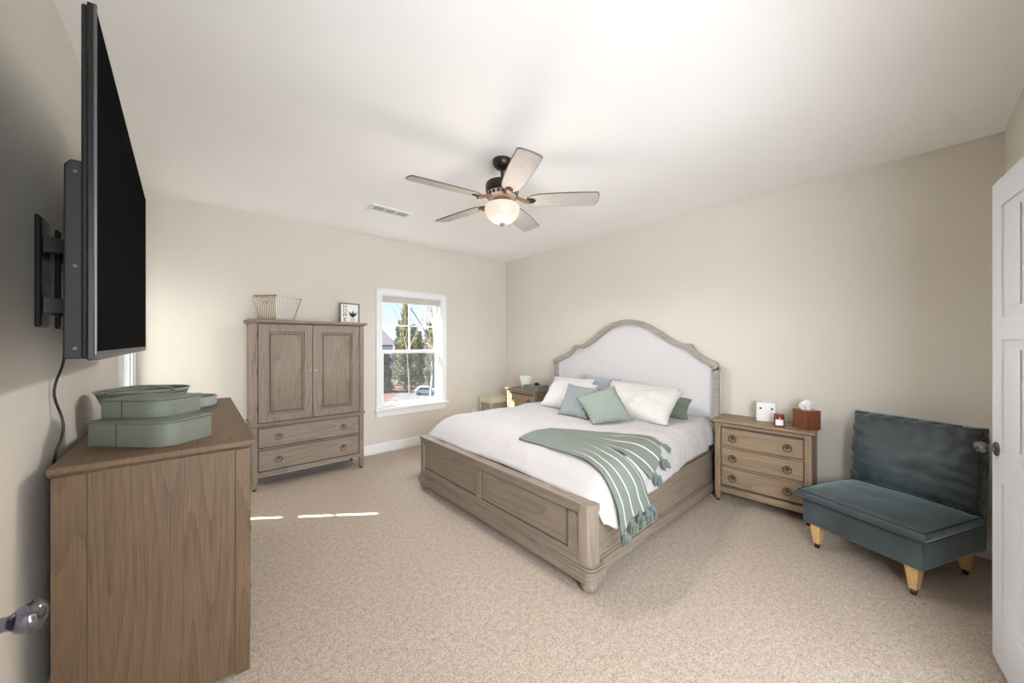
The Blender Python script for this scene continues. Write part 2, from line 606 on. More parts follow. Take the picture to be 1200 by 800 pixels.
# far window -------------------------------------------------------
def window(name, label, w, h, place, rich=True, sill=True):
    """local: x across the opening, y = 0 at the wall's inner face and growing outwards, z up from the opening's foot"""
    root = bpy.data.objects.new(name, None)
    COL.objects.link(root)
    struct(root, label, 'window')
    root.location, rz = place
    root.rotation_euler = (0, 0, rz)
    cw = 0.075
    b = B()
    for x0, x1, z0, z1 in ((-cw, 0, 0, h + cw), (w, w + cw, 0, h + cw), (0, w, h, h + cw)):
        b.box(x0, x1, -0.018, 0.0, z0, z1)
    for x0, x1, z0, z1 in ((-cw, -cw + 0.02, 0, h + cw), (w + cw - 0.02, w + cw, 0, h + cw), (-cw, w + cw, h + cw - 0.02, h + cw)):
        b.box(x0, x1, -0.028, -0.018, z0, z1)
    b.build('casing', m_trim, root, bevel=0.003)
    b = B()
    b.box(0, 0.012, 0, T, 0, h).box(w - 0.012, w, 0, T, 0, h).box(0, w, 0, T, h - 0.012, h).box(0, w, 0, T, 0, 0.012)
    b.build('jamb', m_trim, root, bevel=0.002)
    B().box(-cw - 0.025, w + cw + 0.025, -0.05, 0.03, -0.025, 0.012).build('sill', m_trim, root, bevel=0.005)
    B().box(-cw, w + cw, -0.018, 0, -0.105, -0.025).build('apron', m_trim, root, bevel=0.004)
    mid = h * 0.495
    s = 0.035
    # lower sash (inner) and upper sash (outer)
    for nm, y0, z0, z1 in (('lower_sash', 0.055, 0.012, mid + 0.02), ('upper_sash', 0.095, mid - 0.02, h - 0.012)):
        b = B()
        b.box(0.012, 0.012 + s, y0, y0 + 0.035, z0, z1).box(w - 0.012 - s, w - 0.012, y0, y0 + 0.035, z0, z1)
        b.box(0.012 + s, w - 0.012 - s, y0, y0 + 0.035, z0, z0 + (0.045 if nm[0] == 'l' else 0.04)).box(0.012 + s, w - 0.012 - s, y0, y0 + 0.035, z1 - 0.04, z1)
        if nm[0] == 'u':
            b.box(w / 2 - 0.009, w / 2 + 0.009, y0 + 0.008, y0 + 0.026, z0 + 0.04, z1 - 0.04)
            zm = (z0 + z1 - 0.045) / 2 + 0.02
            b.box(0.012 + s, w - 0.012 - s, y0 + 0.008, y0 + 0.026, zm - 0.009, zm + 0.009)
        sash = b.build(nm, m_trim, root, bevel=0.003)
        B().box(0.012 + s, w - 0.012 - s, y0 + 0.016, y0 + 0.019, z0 + 0.04, z1 - 0.04).build('pane', m_glass, sash, smooth=False)
    if rich:
        B().box(0.03, w - 0.03, 0.145, 0.146, 0.03, mid).build('insect_screen', m_screen_mesh, root, smooth=False)
        b = B().box(0.015, w - 0.015, 0.012, 0.05, h - 0.095, h - 0.014)
        for k in range(4):
            b.box(0.015, w - 0.015, 0.008, 0.012, h - 0.09 + k * 0.019, h - 0.078 + k * 0.019)
        tag(b.build('folded_shade', m_shade, root, bevel=0.002), 'pale grey shade folded up at the top')
    return root
window('window_1', 'white framed sash window on the far wall looking onto trees', W1[1] - W1[0], W1[3] - W1[2], ((W1[0], YF, W1[2]), 0))
w2 = window('window_2', 'white window casing on the left wall beyond the television', W2[1] - W2[0], W2[3] - W2[2], ((XL, W2[0], W2[2]), PI / 2), rich=False)
# two shade panels, drawn to a narrow gap
ww = W2[1] - W2[0]
for a, c in ((0.013, 0.235), (0.272, ww - 0.013)):
    b = B()
    b.grid(lambda u, v, a=a, c=c: (a + (c - a) * u, 0.032, 0.014 + (W2[3] - W2[2] - 0.028) * v), 2, 2)
    b.build('shade_panel', m_trans, w2, smooth=False)

# doors -------------------------------------------------------------
def door_leaf(name, label, w, h, loc, rz, flip=False, knob_d=1):
    """local: x from hinge to leading edge, y = 0 is the face seen (front towards -y), z up"""
    root = bpy.data.objects.new(name, None)
    COL.objects.link(root)
    struct(root, label, 'door')
    root.location = loc
    root.rotation_euler = (0, 0, rz)
    b = B().box(0, w, 0.006, 0.034, 0, h)
    st = 0.11
    rails = [(0, 0.22), (0.80, 0.93), (1.42, 1.52), (h - 0.12, h)]
    for yy in ((0.0, 0.006), (0.034, 0.040)):
        for x0, x1 in ((0, st), (w - st, w), (w / 2 - 0.05, w / 2 + 0.05)):
            b.box(x0, x1, yy[0], yy[1], 0, h)
        for z0, z1 in rails:
            for x0, x1 in ((st, w / 2 - 0.05), (w / 2 + 0.05, w - st)):
                b.box(x0, x1, yy[0], yy[1], z0, z1)
        for (z0, z1) in ((0.26, 0.76), (0.97, 1.38), (1.56, h - 0.16)):
            for x0, x1 in ((st + 0.035, w / 2 - 0.085), (w / 2 + 0.085, w - st - 0.035)):
                b.box(x0, x1, yy[0] + 0.001, yy[1] - 0.001, z0, z1)
    b.build('door_panel', m_door, root, bevel=0.002)
    for sgn, y in ((-1, 0.0), (1, 0.040)):
        M = Matrix.Translation((w - 0.065, y, 0.94)) @ Matrix.Rotation(PI / 2 * (1 if sgn < 0 else -1), 4, 'X')
        prof = [(0.0, 0), (0.031, 0), (0.031, 0.004), (0.027, 0.008), (0.013, 0.010), (0.011, 0.022), (0.013, 0.028), (0.020, 0.034), (0.0245, 0.042), (0.0255, 0.050), (0.023, 0.058), (0.015, 0.0645), (0.0, 0.067)]
        B().lathe(prof, 28, M).build('door_knob', m_knob, root)
    for z in (0.2, 1.05, h - 0.2):
        B().tube([(0.0, -0.004, z - 0.045), (0.0, -0.004, z + 0.045)], 0.007).build('hinge', m_knob, root)
    return root
dx, dy = 2.708 - 1.955, -0.277 + 0.372
aR = math.atan2(dy, dx)
dR = door_leaf('door_1', 'open white panelled door at the right edge of the photo', math.hypot(dx, dy), 2.12, (1.955, -0.372, 0.012), aR)
# the face seen looks into the room: turn the leaf so that local -y looks to +Y
dR.rotation_euler = (0, 0, aR)
dL = door_leaf('door_2', 'white door leaf at the left edge, dark egg knob showing', 0.78, 2.12, (-0.261, 0.285, 0.012), PI / 2)

# outlet
ot = thing('wall_outlet', 'small white wall outlet low on the far wall right of the window', 'outlet', (3.24, YF, 0.33))
B().box(-0.036, 0.036, -0.006, 0, -0.058, 0.058).build('cover_plate', m_plastic, ot, bevel=0.003)
for z in (-0.022, 0.022):
    B().box(-0.016, 0.016, -0.008, -0.005, z - 0.014, z + 0.014).build('socket', m_paper, ot, bevel=0.002)

# ceiling vent
v = thing('ceiling_vent', 'white rectangular ceiling vent with three louvred sections', 'vent', (1.49, 3.575, ZC))
b = B()
for x0, x1, y0, y1 in ((-0.21, 0.21, -0.085, -0.05), (-0.21, 0.21, 0.05, 0.085), (-0.21, -0.175, -0.05, 0.05), (0.175, 0.21, -0.05, 0.05), (-0.066, -0.048, -0.05, 0.05), (0.048, 0.066, -0.05, 0.05)):
    b.box(x0, x1, y0, y1, -0.010, 0)
b.build('vent_frame', m_plastic, v, bevel=0.002)
for (x0, x1) in ((-0.175, -0.066), (-0.048, 0.048), (0.066, 0.175)):
    b = B().box(x0, x1, -0.05, 0.05, -0.002, 0)
    for k in range(7):
        y = -0.043 + k * 0.0143
        b.box(x0, x1, y - 0.003, y + 0.003, -0.008, -0.002)
    b.build('louvre', m_ventdark, v, smooth=False)

# ------------------------------------------------------------------ casework parts
def boxes(name, mat, parent, L, bevel=0.002):
    for q in L:
        B().box(*q).build(name, mat, parent, bevel=bevel)

def ring_pull(parent, x, z, y=0.0, style='diamond', r=0.028):
    R90 = Matrix.Rotation(PI / 2, 4, 'X')
    b = B()
    if style == 'diamond':
        k = r * 0.62
        b.prism([(x - k, z), (x, z - k), (x + k, z), (x, z + k)], y - 0.004, y, 'y')
    else:
        b.lathe([(0, 0), (r * 0.42, 0), (r * 0.38, 0.004), (0, 0.005)], 20, Matrix.Translation((x, y, z)) @ R90)
    b.lathe([(0, 0), (0.006, 0), (0.006, 0.012), (0, 0.014)], 10, Matrix.Translation((x, y, z + r * 0.75)) @ R90)
    b.torus((x, y - 0.010, z - r * 0.15), r * 0.95, 0.0034, Matrix.Rotation(PI / 2 - 0.1, 4, 'X'))
    return b.build('handle', m_ring, parent)

def drawer(parent, x0, x1, z0, z1, hx, mat, style='diamond', r=0.028, y=0.0):
    dr = B().box(x0, x1, y - 0.002, y + 0.25, z0, z1).build('drawer', mat, parent, bevel=0.004)
    # fine moulding line around the drawer front
    for x in hx:
        ring_pull(dr, x, (z0 + z1) / 2, y - 0.002, style, r)
    return dr

def top_slab(W, D, H, mat, parent, t=0.03, name='top'):
    b = B().box(0, W, 0, D, H - t * 0.62, H)
    b.hexa([(0.018, 0.018, H - t), (W - 0.018, 0.018, H - t), (W - 0.018, D, H - t), (0.018, D, H - t),
            (0.006, 0.006, H - t * 0.62), (W - 0.006, 0.006, H - t * 0.62), (W - 0.006, D, H - t * 0.62), (0.006, D, H - t * 0.62)])
    return b.build(name, mat, parent, bevel=0.0025)

def nightstand(label, loc, rz, W, D, group, H=0.73):
    t = thing('nightstand', label, 'nightstand', loc, rz, group)
    top_slab(W, D, H, oak_x, t)
    i = 0.022
    for x in (i, W - i - 0.045):
        for y in (i, D - 0.045):
            # stile that runs down into a tapered foot
            b = B().box(x, x + 0.045, y, y + 0.045, 0.10, H - 0.03)
            b.taper(x + 0.0225, y + 0.0225, 0.02, 0.10, 0.032, 0.045)
            b.build('corner_post', oak_z, t, bevel=0.003)
    for x in (i + 0.0225, W - i - 0.0225):
        for y in (i + 0.0225, D - 0.0225):
            B().lathe([(0, 0), (0.014, 0), (0.016, 0.01), (0.013, 0.022), (0, 0.022)], 12, Matrix.Translation((x, y, 0))).build('foot_cap', m_caster, t)
    boxes('side_panel', oak_z, t, [(i + 0.006, i + 0.02, i + 0.045, D - 0.045, 0.11, H - 0.03), (W - i - 0.02, W - i - 0.006, i + 0.045, D - 0.045, 0.11, H - 0.03)], 0)
    B().box(i + 0.04, W - i - 0.04, D - 0.02, D - 0.008, 0.11, H - 0.03).build('back_panel', oak_x, t)
    x0, x1 = i + 0.045, W - i - 0.045
    # recessed dark front behind the gaps, then rails
    B().box(x0, x1, i + 0.018, i + 0.03, 0.11, H - 0.03).build('case_front', dark_groove, t, smooth=False)
    rails_ = [(x0, x1, i + 0.003, i + 0.02, H - 0.055, H - 0.03), (x0, x1, i + 0.003, i + 0.02, 0.085, 0.135)]
    z0, z1 = 0.145, H - 0.062
    n = 3
    hh = (z1 - z0) / n
    for k in range(1, n):
        rails_.append((x0, x1, i + 0.004, i + 0.02, z0 + k * hh - 0.006, z0 + k * hh + 0.006))
    boxes('front_rail', oak_x, t, rails_)
    for k in range(n):
        a, c = z0 + k * hh + 0.011, z0 + (k + 1) * hh - 0.011
        dr = B().box(x0 + 0.007, x1 - 0.007, i + 0.005, D - 0.06, a, c).build('drawer', oak_x, t, bevel=0.004)
        for x in (W * 0.225, W * 0.76):
            ring_pull(dr, x, (a + c) / 2, i + 0.005, 'diamond', 0.030)
    return t
nightstand('oak nightstand beside the velvet chair, jar and tissue box on it', (3.49, 1.215, 0), math.radians(-87.3), 0.72, 0.375, 'matching oak nightstands either side of the bed')
nightstand('sunlit oak nightstand in the far corner, white pot on it', (3.385, 3.98, 0), -PI / 2, 0.62, 0.375, 'matching oak nightstands either side of the bed', 0.765)

# ------------------------------------------------------------------ armoire
AX0, AX1, AY = 0.352, 1.452, 4.12
aW, aD, aH = AX1 - AX0, YF - AY - 0.02, 1.645
t = thing('armoire', 'tall grey oak armoire with two doors over two drawers', 'armoire', (AX0, AY, 0))
top_slab(aW, aD, aH, oakg_x, t, 0.035)
i = 0.03
for x in (i, aW - i - 0.05):
    for y in (i, aD - 0.05):
        b = B().box(x, x + 0.05, y, y + 0.05, 0.12, aH - 0.035)
        b.taper(x + 0.025, y + 0.025, 0.02, 0.12, 0.034, 0.05)
        b.build('corner_post', oakg_z, t, bevel=0.006)
for x in (i + 0.025, aW - i - 0.025):
    for y in (i + 0.025, aD - 0.025):
        B().box(x - 0.015, x + 0.015, y - 0.015, y + 0.015, 0, 0.022).build('foot_cap', m_caster, t, bevel=0.003)
boxes('side_panel', oakg_z, t, [(i + 0.006, i + 0.024, i + 0.05, aD - 0.05, 0.12, aH - 0.035), (aW - i - 0.024, aW - i - 0.006, i + 0.05, aD - 0.05, 0.12, aH - 0.035)], 0)
B().box(i + 0.04, aW - i - 0.04, aD - 0.02, aD - 0.006, 0.12, aH - 0.035).build('back_panel', oakg_z, t)
x0, x1 = i + 0.05, aW - i - 0.05
B().box(x0 - 0.005, x1 + 0.005, i + 0.022, i + 0.035, 0.13, aH - 0.04).build('case_front', dark_groove, t, smooth=False)
b = B().box(i - 0.012, aW - i + 0.012, i - 0.012, aD, 0.622, 0.640).box(i - 0.004, aW - i + 0.004, i - 0.004, aD, 0.610, 0.622)
b.build('waist_moulding', oakg_x, t, bevel=0.003)
boxes('front_rail', oakg_x, t, [(x0, x1, i + 0.004, i + 0.022, 0.13, 0.172), (x0, x1, i + 0.004, i + 0.022, 0.385, 0.398), (x0, x1, i + 0.004, i + 0.022, 0.600, 0.612)])
for a, c in ((0.180, 0.378), (0.405, 0.594)):
    dr = B().box(x0 + 0.006, x1 - 0.006, i + 0.004, aD - 0.06, a, c).build('drawer', oakg_x, t, bevel=0.004)
    for x in (x0 + 0.17, x1 - 0.17):
        ring_pull(dr, x, (a + c) / 2, i + 0.004, 'round', 0.030)
xm = aW / 2
for k, (xa, xb) in enumerate(((x0 + 0.003, xm - 0.002), (xm + 0.002, x1 - 0.003))):
    za, zb = 0.648, aH - 0.042
    st = 0.075
    b = B()
    yf = i + 0.002
    b.box(xa, xb, yf + 0.012, yf + 0.022, za, zb)
    for q in ((xa, xa + st, za, zb), (xb - st, xb, za, zb)):
        b.box(q[0], q[1], yf, yf + 0.012, q[2], q[3])
    for q in ((za, za + st), (zb - st, zb)):
        b.box(xa + st, xb - st, yf, yf + 0.012, q[0], q[1])
    d = b.build('door', oakg_z, t, bevel=0.003)
    # raised field and its moulding lines
    px0, px1, pz0, pz1 = xa + st + 0.035, xb - st - 0.035, za + st + 0.035, zb - st - 0.035
    B().hexa([(px0 - 0.012, yf + 0.012, pz0 - 0.012), (px1 + 0.012, yf + 0.012, pz0 - 0.012), (px1 + 0.012, yf + 0.012, pz1 + 0.012), (px0 - 0.012, yf + 0.012, pz1 + 0.012),
              (px0, yf + 0.004, pz0), (px1, yf + 0.004, pz0), (px1, yf + 0.004, pz1), (px0, yf + 0.004, pz1)]).build('raised_panel', oakg_z, d)
    b = B()
    g = 0.0035
    for e_ in (0.014,):
        X0, X1, Z0, Z1 = px0 - e_, px1 + e_, pz0 - e_, pz1 + e_
        for q in ((X0 - g, X1 + g, Z0 - g, Z0 + g), (X0 - g, X1 + g, Z1 - g, Z1 + g), (X0 - g, X0 + g, Z0, Z1), (X1 - g, X1 + g, Z0, Z1)):
            b.box(q[0], q[1], yf + 0.009, yf + 0.0125, q[2], q[3])
        X0, X1, Z0, Z1 = xa + st, xb - st, za + st, zb - st
        for q in ((X0, X1, Z0, Z0 + g), (X0, X1, Z1 - g, Z1), (X0, X0 + g, Z0, Z1), (X1 - g, X1, Z0, Z1)):
            b.box(q[0], q[1], yf + 0.008, yf + 0.0125, q[2], q[3])
    b.build('panel_groove', dark_groove, d, smooth=False)
    kx = xb - 0.022 if k == 0 else xa + 0.022
    B().lathe([(0, 0), (0.007, 0), (0.006, 0.012), (0.013, 0.018), (0.013, 0.024), (0, 0.028)], 14, Matrix.Translation((kx, yf, 1.13)) @ Matrix.Rotation(PI / 2, 4, 'X')).build('knob', m_nickel, d)
    hx = xa - 0.006 if k == 0 else xb + 0.006
    for z in (0.78, 1.15, 1.50):
        B().tube([(hx, yf - 0.002, z - 0.03), (hx, yf - 0.002, z + 0.03)], 0.004).build('hinge', m_ring, d)

# ------------------------------------------------------------------ dresser
dW, dD, dH = 1.59, 0.567, 1.0
t = thing('dresser', 'long oak dresser below the television, end panel towards the camera', 'dresser', (0.192, 1.90, 0), PI / 2)
top_slab(dW, dD, dH, warm_x, t, 0.036)
i = 0.016
for x in (i, dW - i - 0.06):
    for (ya, yb) in ((i + 0.004, i + 0.054), (dD - 0.085, dD - 0.006)):
        b = B().box(x, x + 0.06, ya, yb, 0.0, dH - 0.036)
        b.build('corner_post', warm_z, t, bevel=0.002)
boxes('side_panel', warm_z, t, [(x, x + 0.018, i + 0.054, dD - 0.085, 0.012, dH - 0.036) for x in (i + 0.004, dW - i - 0.022)], 0)
for x in (i + 0.0025, dW - i - 0.0045):
    for y in (i + 0.0545, dD - 0.0875):
        B().box(x, x + 0.002, y, y + 0.0025, 0.012, dH - 0.036).build('panel_groove', dark_groove, t, smooth=False)
B().box(i + 0.05, dW - i - 0.05, dD - 0.02, dD - 0.008, 0.10, dH - 0.036).build('back_panel', warm_x, t)
x0, x1 = i + 0.06, dW - i - 0.06
B().box(x0, x1, i + 0.02, i + 0.034, 0.10, dH - 0.036).build('case_front', dark_groove, t, smooth=False)
boxes('front_rail', warm_x, t, [(x0, x1, i + 0.002, i + 0.02, 0.09, 0.13), (x0, x1, i + 0.002, i + 0.02, dH - 0.06, dH - 0.036)])
rows = ((0.138, 0.40), (0.41, 0.67), (0.68, 0.932))
for a, c in rows:
    for xa, xb in ((x0 + 0.005, dW / 2 - 0.008), (dW / 2 + 0.008, x1 - 0.005)):
        dr = B().box(xa, xb, i - 0.004, dD - 0.06, a, c).build('drawer', warm_x, t, bevel=0.004)
        for x in (xa + 0.16, xb - 0.16):
            ring_pull(dr, x, (a + c) / 2, i - 0.004, 'diamond', 0.03)

# ------------------------------------------------------------------ television
t = thing('television', 'large flat black television on the left wall', 'television', (-0.218, 2.195, 1.376), math.radians(1.3))
# local: x = out of the screen (+), y along the wall
tw, th = 1.65, 0.90
B().box(-0.008, 0.006, -tw / 2, tw / 2, 0, th).build('front_bezel', m_black, t, bevel=0.003)
B().box(0.004, 0.0075, -tw / 2 + 0.010, tw / 2 - 0.010, 0.022, th - 0.010).build('screen', m_screen, t)
B().box(0.003, 0.009, -tw / 2, tw / 2, 0.0, 0.014).box(0.003, 0.009, -tw / 2, -tw / 2 + 0.005, 0, th).box(0.003, 0.0085, tw / 2 - 0.005, tw / 2, 0, th).build('metal_trim', m_bezel, t, bevel=0.001)
B().box(-0.018, -0.006, -tw / 2 + 0.004, tw / 2 - 0.004, 0.004, th - 0.006).build('back_cover', m_shell, t, bevel=0.006)
B().prism([(-0.048, 0.004), (-0.010, 0.004), (-0.010, 0.50), (-0.036, 0.50), (-0.046, 0.485)], -tw / 2 + 0.012, tw / 2 - 0.012, 'y').build('rear_housing', m_shell, t, bevel=0.004)
for z in (0.03, 0.235, 0.47):
    b = B()
    b.lathe([(0, 0), (0.004, 0), (0.004, 0.002), (0, 0.002)], 10, Matrix.Translation((-0.028, -tw / 2 + 0.012, z)) @ Matrix.Rotation(PI / 2, 4, 'X'))
    b.build('screw', m_bezel, t)

t = thing('television_mount', 'black wall bracket holding the television', 'bracket', (XL, 2.05, 1.476))
b = B().prism([(0.0, 0.0), (0.010, 0.0), (0.016, 0.012), (0.016, 0.39), (0.008, 0.40), (0.0, 0.40)], 0.0, 0.10, 'y')
b.prism([(0.0, 0.0), (0.010, 0.0), (0.016, 0.012), (0.016, 0.39), (0.008, 0.40), (0.0, 0.40)], 0.24, 0.34, 'y')
b.box(0.0, 0.012, 0.08, 0.26, 0.05, 0.10).box(0.0, 0.012, 0.08, 0.26, 0.30, 0.35)
b.build('wall_plate', m_iron, t, bevel=0.004)
for z in (0.08, 0.30):
    for (ya, yb) in ((0.02, 0.06), (0.28, 0.24)):
        B().hexa([(0.012, ya, z - 0.03), (0.155, yb, z - 0.02), (0.155, yb + 0.015, z - 0.02), (0.012, ya + 0.02, z - 0.03),
                  (0.012, ya, z + 0.03), (0.155, yb, z + 0.02), (0.155, yb + 0.015, z + 0.02), (0.012, ya + 0.02, z + 0.03)]).build('arm', m_iron, t, bevel=0.002)
boxes('tv_bracket', m_iron, t, [(0.145, 0.160, 0.04, 0.08, 0.01, 0.38), (0.145, 0.160, 0.235, 0.275, 0.01, 0.38)])
pts = [(-0.30, 2.22, 1.40)]
for k in range(26):
    z = 1.44 - k * 0.023
    pts.append((-0.408 + 0.01 * math.sin(k * 0.5), 2.24 + 0.012 * math.sin(k * 0.55) - 0.0008 * k, z))
pts = [(-0.285, 2.22, 1.47), (-0.33, 2.23, 1.43), (-0.38, 2.24, 1.415)] + pts[4:]
pts += [(-0.405, 2.20, 0.7), (-0.405, 2.2, 0.4)]
tag(B().tube(pts, 0.0042, 8).build('power_cord', m_iron), 'black power cord hanging from the television behind the dresser', 'cord')

# ------------------------------------------------------------------ things on the dresser
def rounded_rect(w, d, r, n=6, rs=None):
    pts = []
    rs = rs or (r, r, r, r)
    for (cx, cy, a0, rr) in ((w, 0, -90, rs[0]), (w, d, 0, rs[1]), (0, d, 90, rs[2]), (0, 0, 180, rs[3])):
        ox = cx - rr if cx > 0 else rr
        oy = cy - rr if cy > 0 else rr
        for k in range(n + 1):
            a = math.radians(a0 + 90 * k / n)
            pts.append((ox + rr * math.cos(a), oy + rr * math.sin(a)))
    return pts

def case_box(label, loc, rz, w, d, h):
    t = thing('storage_case', label, 'box', loc, rz, 'sage storage cases stacked on the dresser')
    rs = (0.10, 0.012, 0.012, 0.012)
    B().prism(rounded_rect(w, d, 0, 10, (0.012, 0.012, 0.012, 0.075)), 0, h - 0.008).build('body', m_sage, t, bevel=0.002)
    pts = rounded_rect(w + 0.012, d + 0.012, 0, 10, (0.012, 0.012, 0.012, 0.08))
    B().prism([(a - 0.006, c - 0.006) for a, c in pts], h - 0.006, h).build('lid', m_sage, t, bevel=0.002)
    pts = rounded_rect(w + 0.002, d + 0.002, 0, 10, (0.012, 0.012, 0.012, 0.075))
    B().prism([(a - 0.001, c - 0.001) for a, c in pts], h - 0.0085, h - 0.0055).build('lid_seam', m_sage_dark, t)
    B().box(-0.0012, 0.001, d * 0.62, d * 0.62 + 0.003, 0, h - 0.008).build('side_seam', m_sage_dark, t)
    return t
# local x axis runs away to the right, y to the left: the rounded corner at the origin faces the camera
case_box('larger sage green case with rounded corner, lowest of the stack', (-0.092, 1.972, 1.0), math.radians(45), 0.205, 0.345, 0.102)
case_box('smaller sage green case lying on top of the larger one', (-0.118, 2.09, 1.102), math.radians(48), 0.200, 0.255, 0.080)

t = thing('round_basket', 'round sage braided basket with a leather handle behind the cases', 'basket', (-0.212, 2.74, 1.0))
prof = [(0.0, 0.0), (0.115, 0.0), (0.125, 0.01), (0.150, 0.09), (0.178, 0.168), (0.182, 0.172), (0.178, 0.172), (0.172, 0.168), (0.144, 0.09), (0.120, 0.014), (0, 0.012)]
B().lathe(prof, 40).build('basket_body', m_rope, t)
B().torus((0, 0, 0.171), 0.179, 0.005, seg=40).build('rim', m_sage_light, t)
pts = [(0.12 * math.cos(a), -0.165 + 0.02 * math.sin(a), 0.172 + 0.028 * math.sin(a)) for a in [PI * k / 12 for k in range(13)]]
B().tube(pts, 0.007).build('handle', m_sage, t)
B().lathe([(0, 0), (0.012, 0), (0.010, 0.006), (0, 0.008)], 12, Matrix.Translation((0.03, -0.185, 0.16)) @ Matrix.Rotation(PI / 2, 4, 'X')).build('stud', m_nickel, t)

t = thing('round_tray', 'pale sage round tray with a raised rim, beyond the cases', 'tray', (-0.055, 3.19, 1.0))
B().lathe([(0, 0), (0.150, 0), (0.156, 0.004), (0.158, 0.062), (0.154, 0.064), (0.150, 0.060), (0.148, 0.010), (0, 0.008)], 40).build('tray_body', m_sage_light, t)

# ------------------------------------------------------------------ things on the armoire
t = thing('woven_basket', 'white and grey woven basket with tapered sides on the armoire', 'basket', (0.575, 4.118, 1.6465), math.radians(40))
L_, Wd, hb = 0.335, 0.25, 0.235
ins = 0.05
lo = [(ins, ins), (L_ - ins, ins), (L_ - ins, Wd - ins), (ins, Wd - ins)]
hi = [(0, 0), (L_, 0), (L_, Wd), (0, Wd)]
def wall_panel(k, name, mat, top_drop=0.0, hole=False):
    a, c = k, (k + 1) % 4
    b = B()
    def P(u, v, off=0):
        sag = 0.012 * math.sin(PI * u) * v if not hole else 0
        x = (lo[a][0] * (1 - u) + lo[c][0] * u) * (1 - v) + (hi[a][0] * (1 - u) + hi[c][0] * u) * v
        y = (lo[a][1] * (1 - u) + lo[c][1] * u) * (1 - v) + (hi[a][1] * (1 - u) + hi[c][1] * u) * v
        return (x, y, hb * v - sag)
    n, m = 12, 10
    V = [[b.bm.verts.new(P(i_ / n, j_ / m)) for j_ in range(m + 1)] for i_ in range(n + 1)]
    for i_ in range(n):
        for j_ in range(m):
            if hole and 4 <= i_ < 8 and j_ in (7, 8):
                continue
            b.bm.faces.new((V[i_][j_], V[i_ + 1][j_], V[i_ + 1][j_ + 1], V[i_][j_ + 1]))
    return b.build(name, mat, t, solid=0.006)
wall_panel(0, 'side_wall', m_weave)
wall_panel(1, 'end_wall', m_weave_shaded, hole=True)
wall_panel(2, 'side_wall', m_weave)
wall_panel(3, 'end_wall', m_weave_shaded, hole=True)
B().box(ins, L_ - ins, ins, Wd - ins, 0.0, 0.006).build('base', m_weave, t)
for x in (0.0, L_):
    B().tube([(x, 0.0, hb), (x, Wd, hb)], 0.006).build('wooden_handle', m_mahog, t)

t = thing('picture_frame', 'small framed print reading HOME with a potted plant', 'picture frame', (1.222, 4.36, 1.645))
fw, fh = 0.222, 0.235
b = B()
b.box(0, 0.014, 0, 0.02, 0, fh).box(fw - 0.014, fw, 0, 0.02, 0, fh).box(0.014, fw - 0.014, 0, 0.02, 0, 0.012).box(0.014, fw - 0.014, 0, 0.02, fh - 0.012, fh)
b.build('frame', m_frame, t, bevel=0.001)
pr_ = B().box(0.014, fw - 0.014, 0.008, 0.014, 0.012, fh - 0.012).build('print', m_paper, t, smooth=False)
def text_mesh(s, size, M, mat, parent, name, extrude=0.0006):
    c = bpy.data.curves.new('txt', 'FONT')
    c.body = s
    c.size = size
    c.extrude = extrude
    c.align_x = 'CENTER'
    c.align_y = 'CENTER'
    to = bpy.data.objects.new('txt', c)
    COL.objects.link(to)
    bpy.context.view_layer.update()
    me = bpy.data.meshes.new_from_object(to.evaluated_get(bpy.context.evaluated_depsgraph_get()))
    bpy.data.objects.remove(to)
    me.transform(M)
    me.materials.clear()
    me.materials.append(mat)
    o = bpy.data.objects.new(name, me)
    COL.objects.link(o)
    o.parent = parent
    return o
for k, ch in enumerate('HOME'):
    M = Matrix.Translation((0.058, 0.007, fh - 0.042 - k * 0.050)) @ Matrix.Rotation(PI / 2, 4, 'X')
    text_mesh(ch, 0.062, M, m_print_dark, pr_, 'letter')
B().prism([(0.125, 0.018), (0.165, 0.018), (0.172, 0.045), (0.166, 0.075), (0.124, 0.075), (0.118, 0.045)], 0.0065, 0.008, 'y').build('printed_pot', m_print_vase, pr_, smooth=False)
b = B()
for k in range(9):
    a = math.radians(40 + k * 12.5)
    L0 = 0.075 + 0.02 * math.sin(k * 2.1)
    cx, cz = 0.145, 0.074
    d = Vector((math.cos(a), math.sin(a)))
    n_ = Vector((-d.y, d.x)) * 0.006
    b.prism([(cx - n_.x * .6, cz - n_.y * .6), (cx + d.x * L0 * 0.5 - n_.x, cz + d.y * L0 * 0.5 - n_.y), (cx + d.x * L0, cz + d.y * L0), (cx + d.x * L0 * 0.5 + n_.x, cz + d.y * L0 * 0.5 + n_.y), (cx + n_.x * .6, cz + n_.y * .6)], 0.006 - k * 0.00005, 0.0078, 'y')
b.build('printed_plant', m_print_leaf, pr_, smooth=False)

# ------------------------------------------------------------------ bed
BX0, BX1 = 1.64, 3.74
t = thing('bed', 'king bed with grey oak frame and arched upholstered headboard', 'bed', (0, 0, 0))
bed = t
# footboard
b = B()
fy0, fy1 = 1.27, 3.20
b.box(BX0 + 0.012, BX0 + 0.05, fy0, fy1, 0.16, 0.485)
b.build('footboard_core', wood('oak_board_y', OAKG, 'y'), t)
b = B()
b.box(BX0, BX0 + 0.05, fy0, fy1, 0.44, 0.485)
b.box(BX0, BX0 + 0.05, fy0, fy1, 0.155, 0.212)
for y0, y1 in ((fy0, 1.355), (2.222, 2.282), (3.155, fy1)):
    b.box(BX0, BX0 + 0.014, y0, y1, 0.212, 0.44)
b.build('footboard_rails', oakg_y, t, bevel=0.003)
b = B()
g = 0.004
for y0, y1 in ((1.355, 2.222), (2.282, 3.155)):
    for q in ((y0, y1, 0.212, 0.212 + g), (y0, y1, 0.44 - g, 0.44), (y0, y0 + g, 0.212, 0.44), (y1 - g, y1, 0.212, 0.44)):
        b.box(BX0 + 0.006, BX0 + 0.0125, q[0], q[1], q[2], q[3])
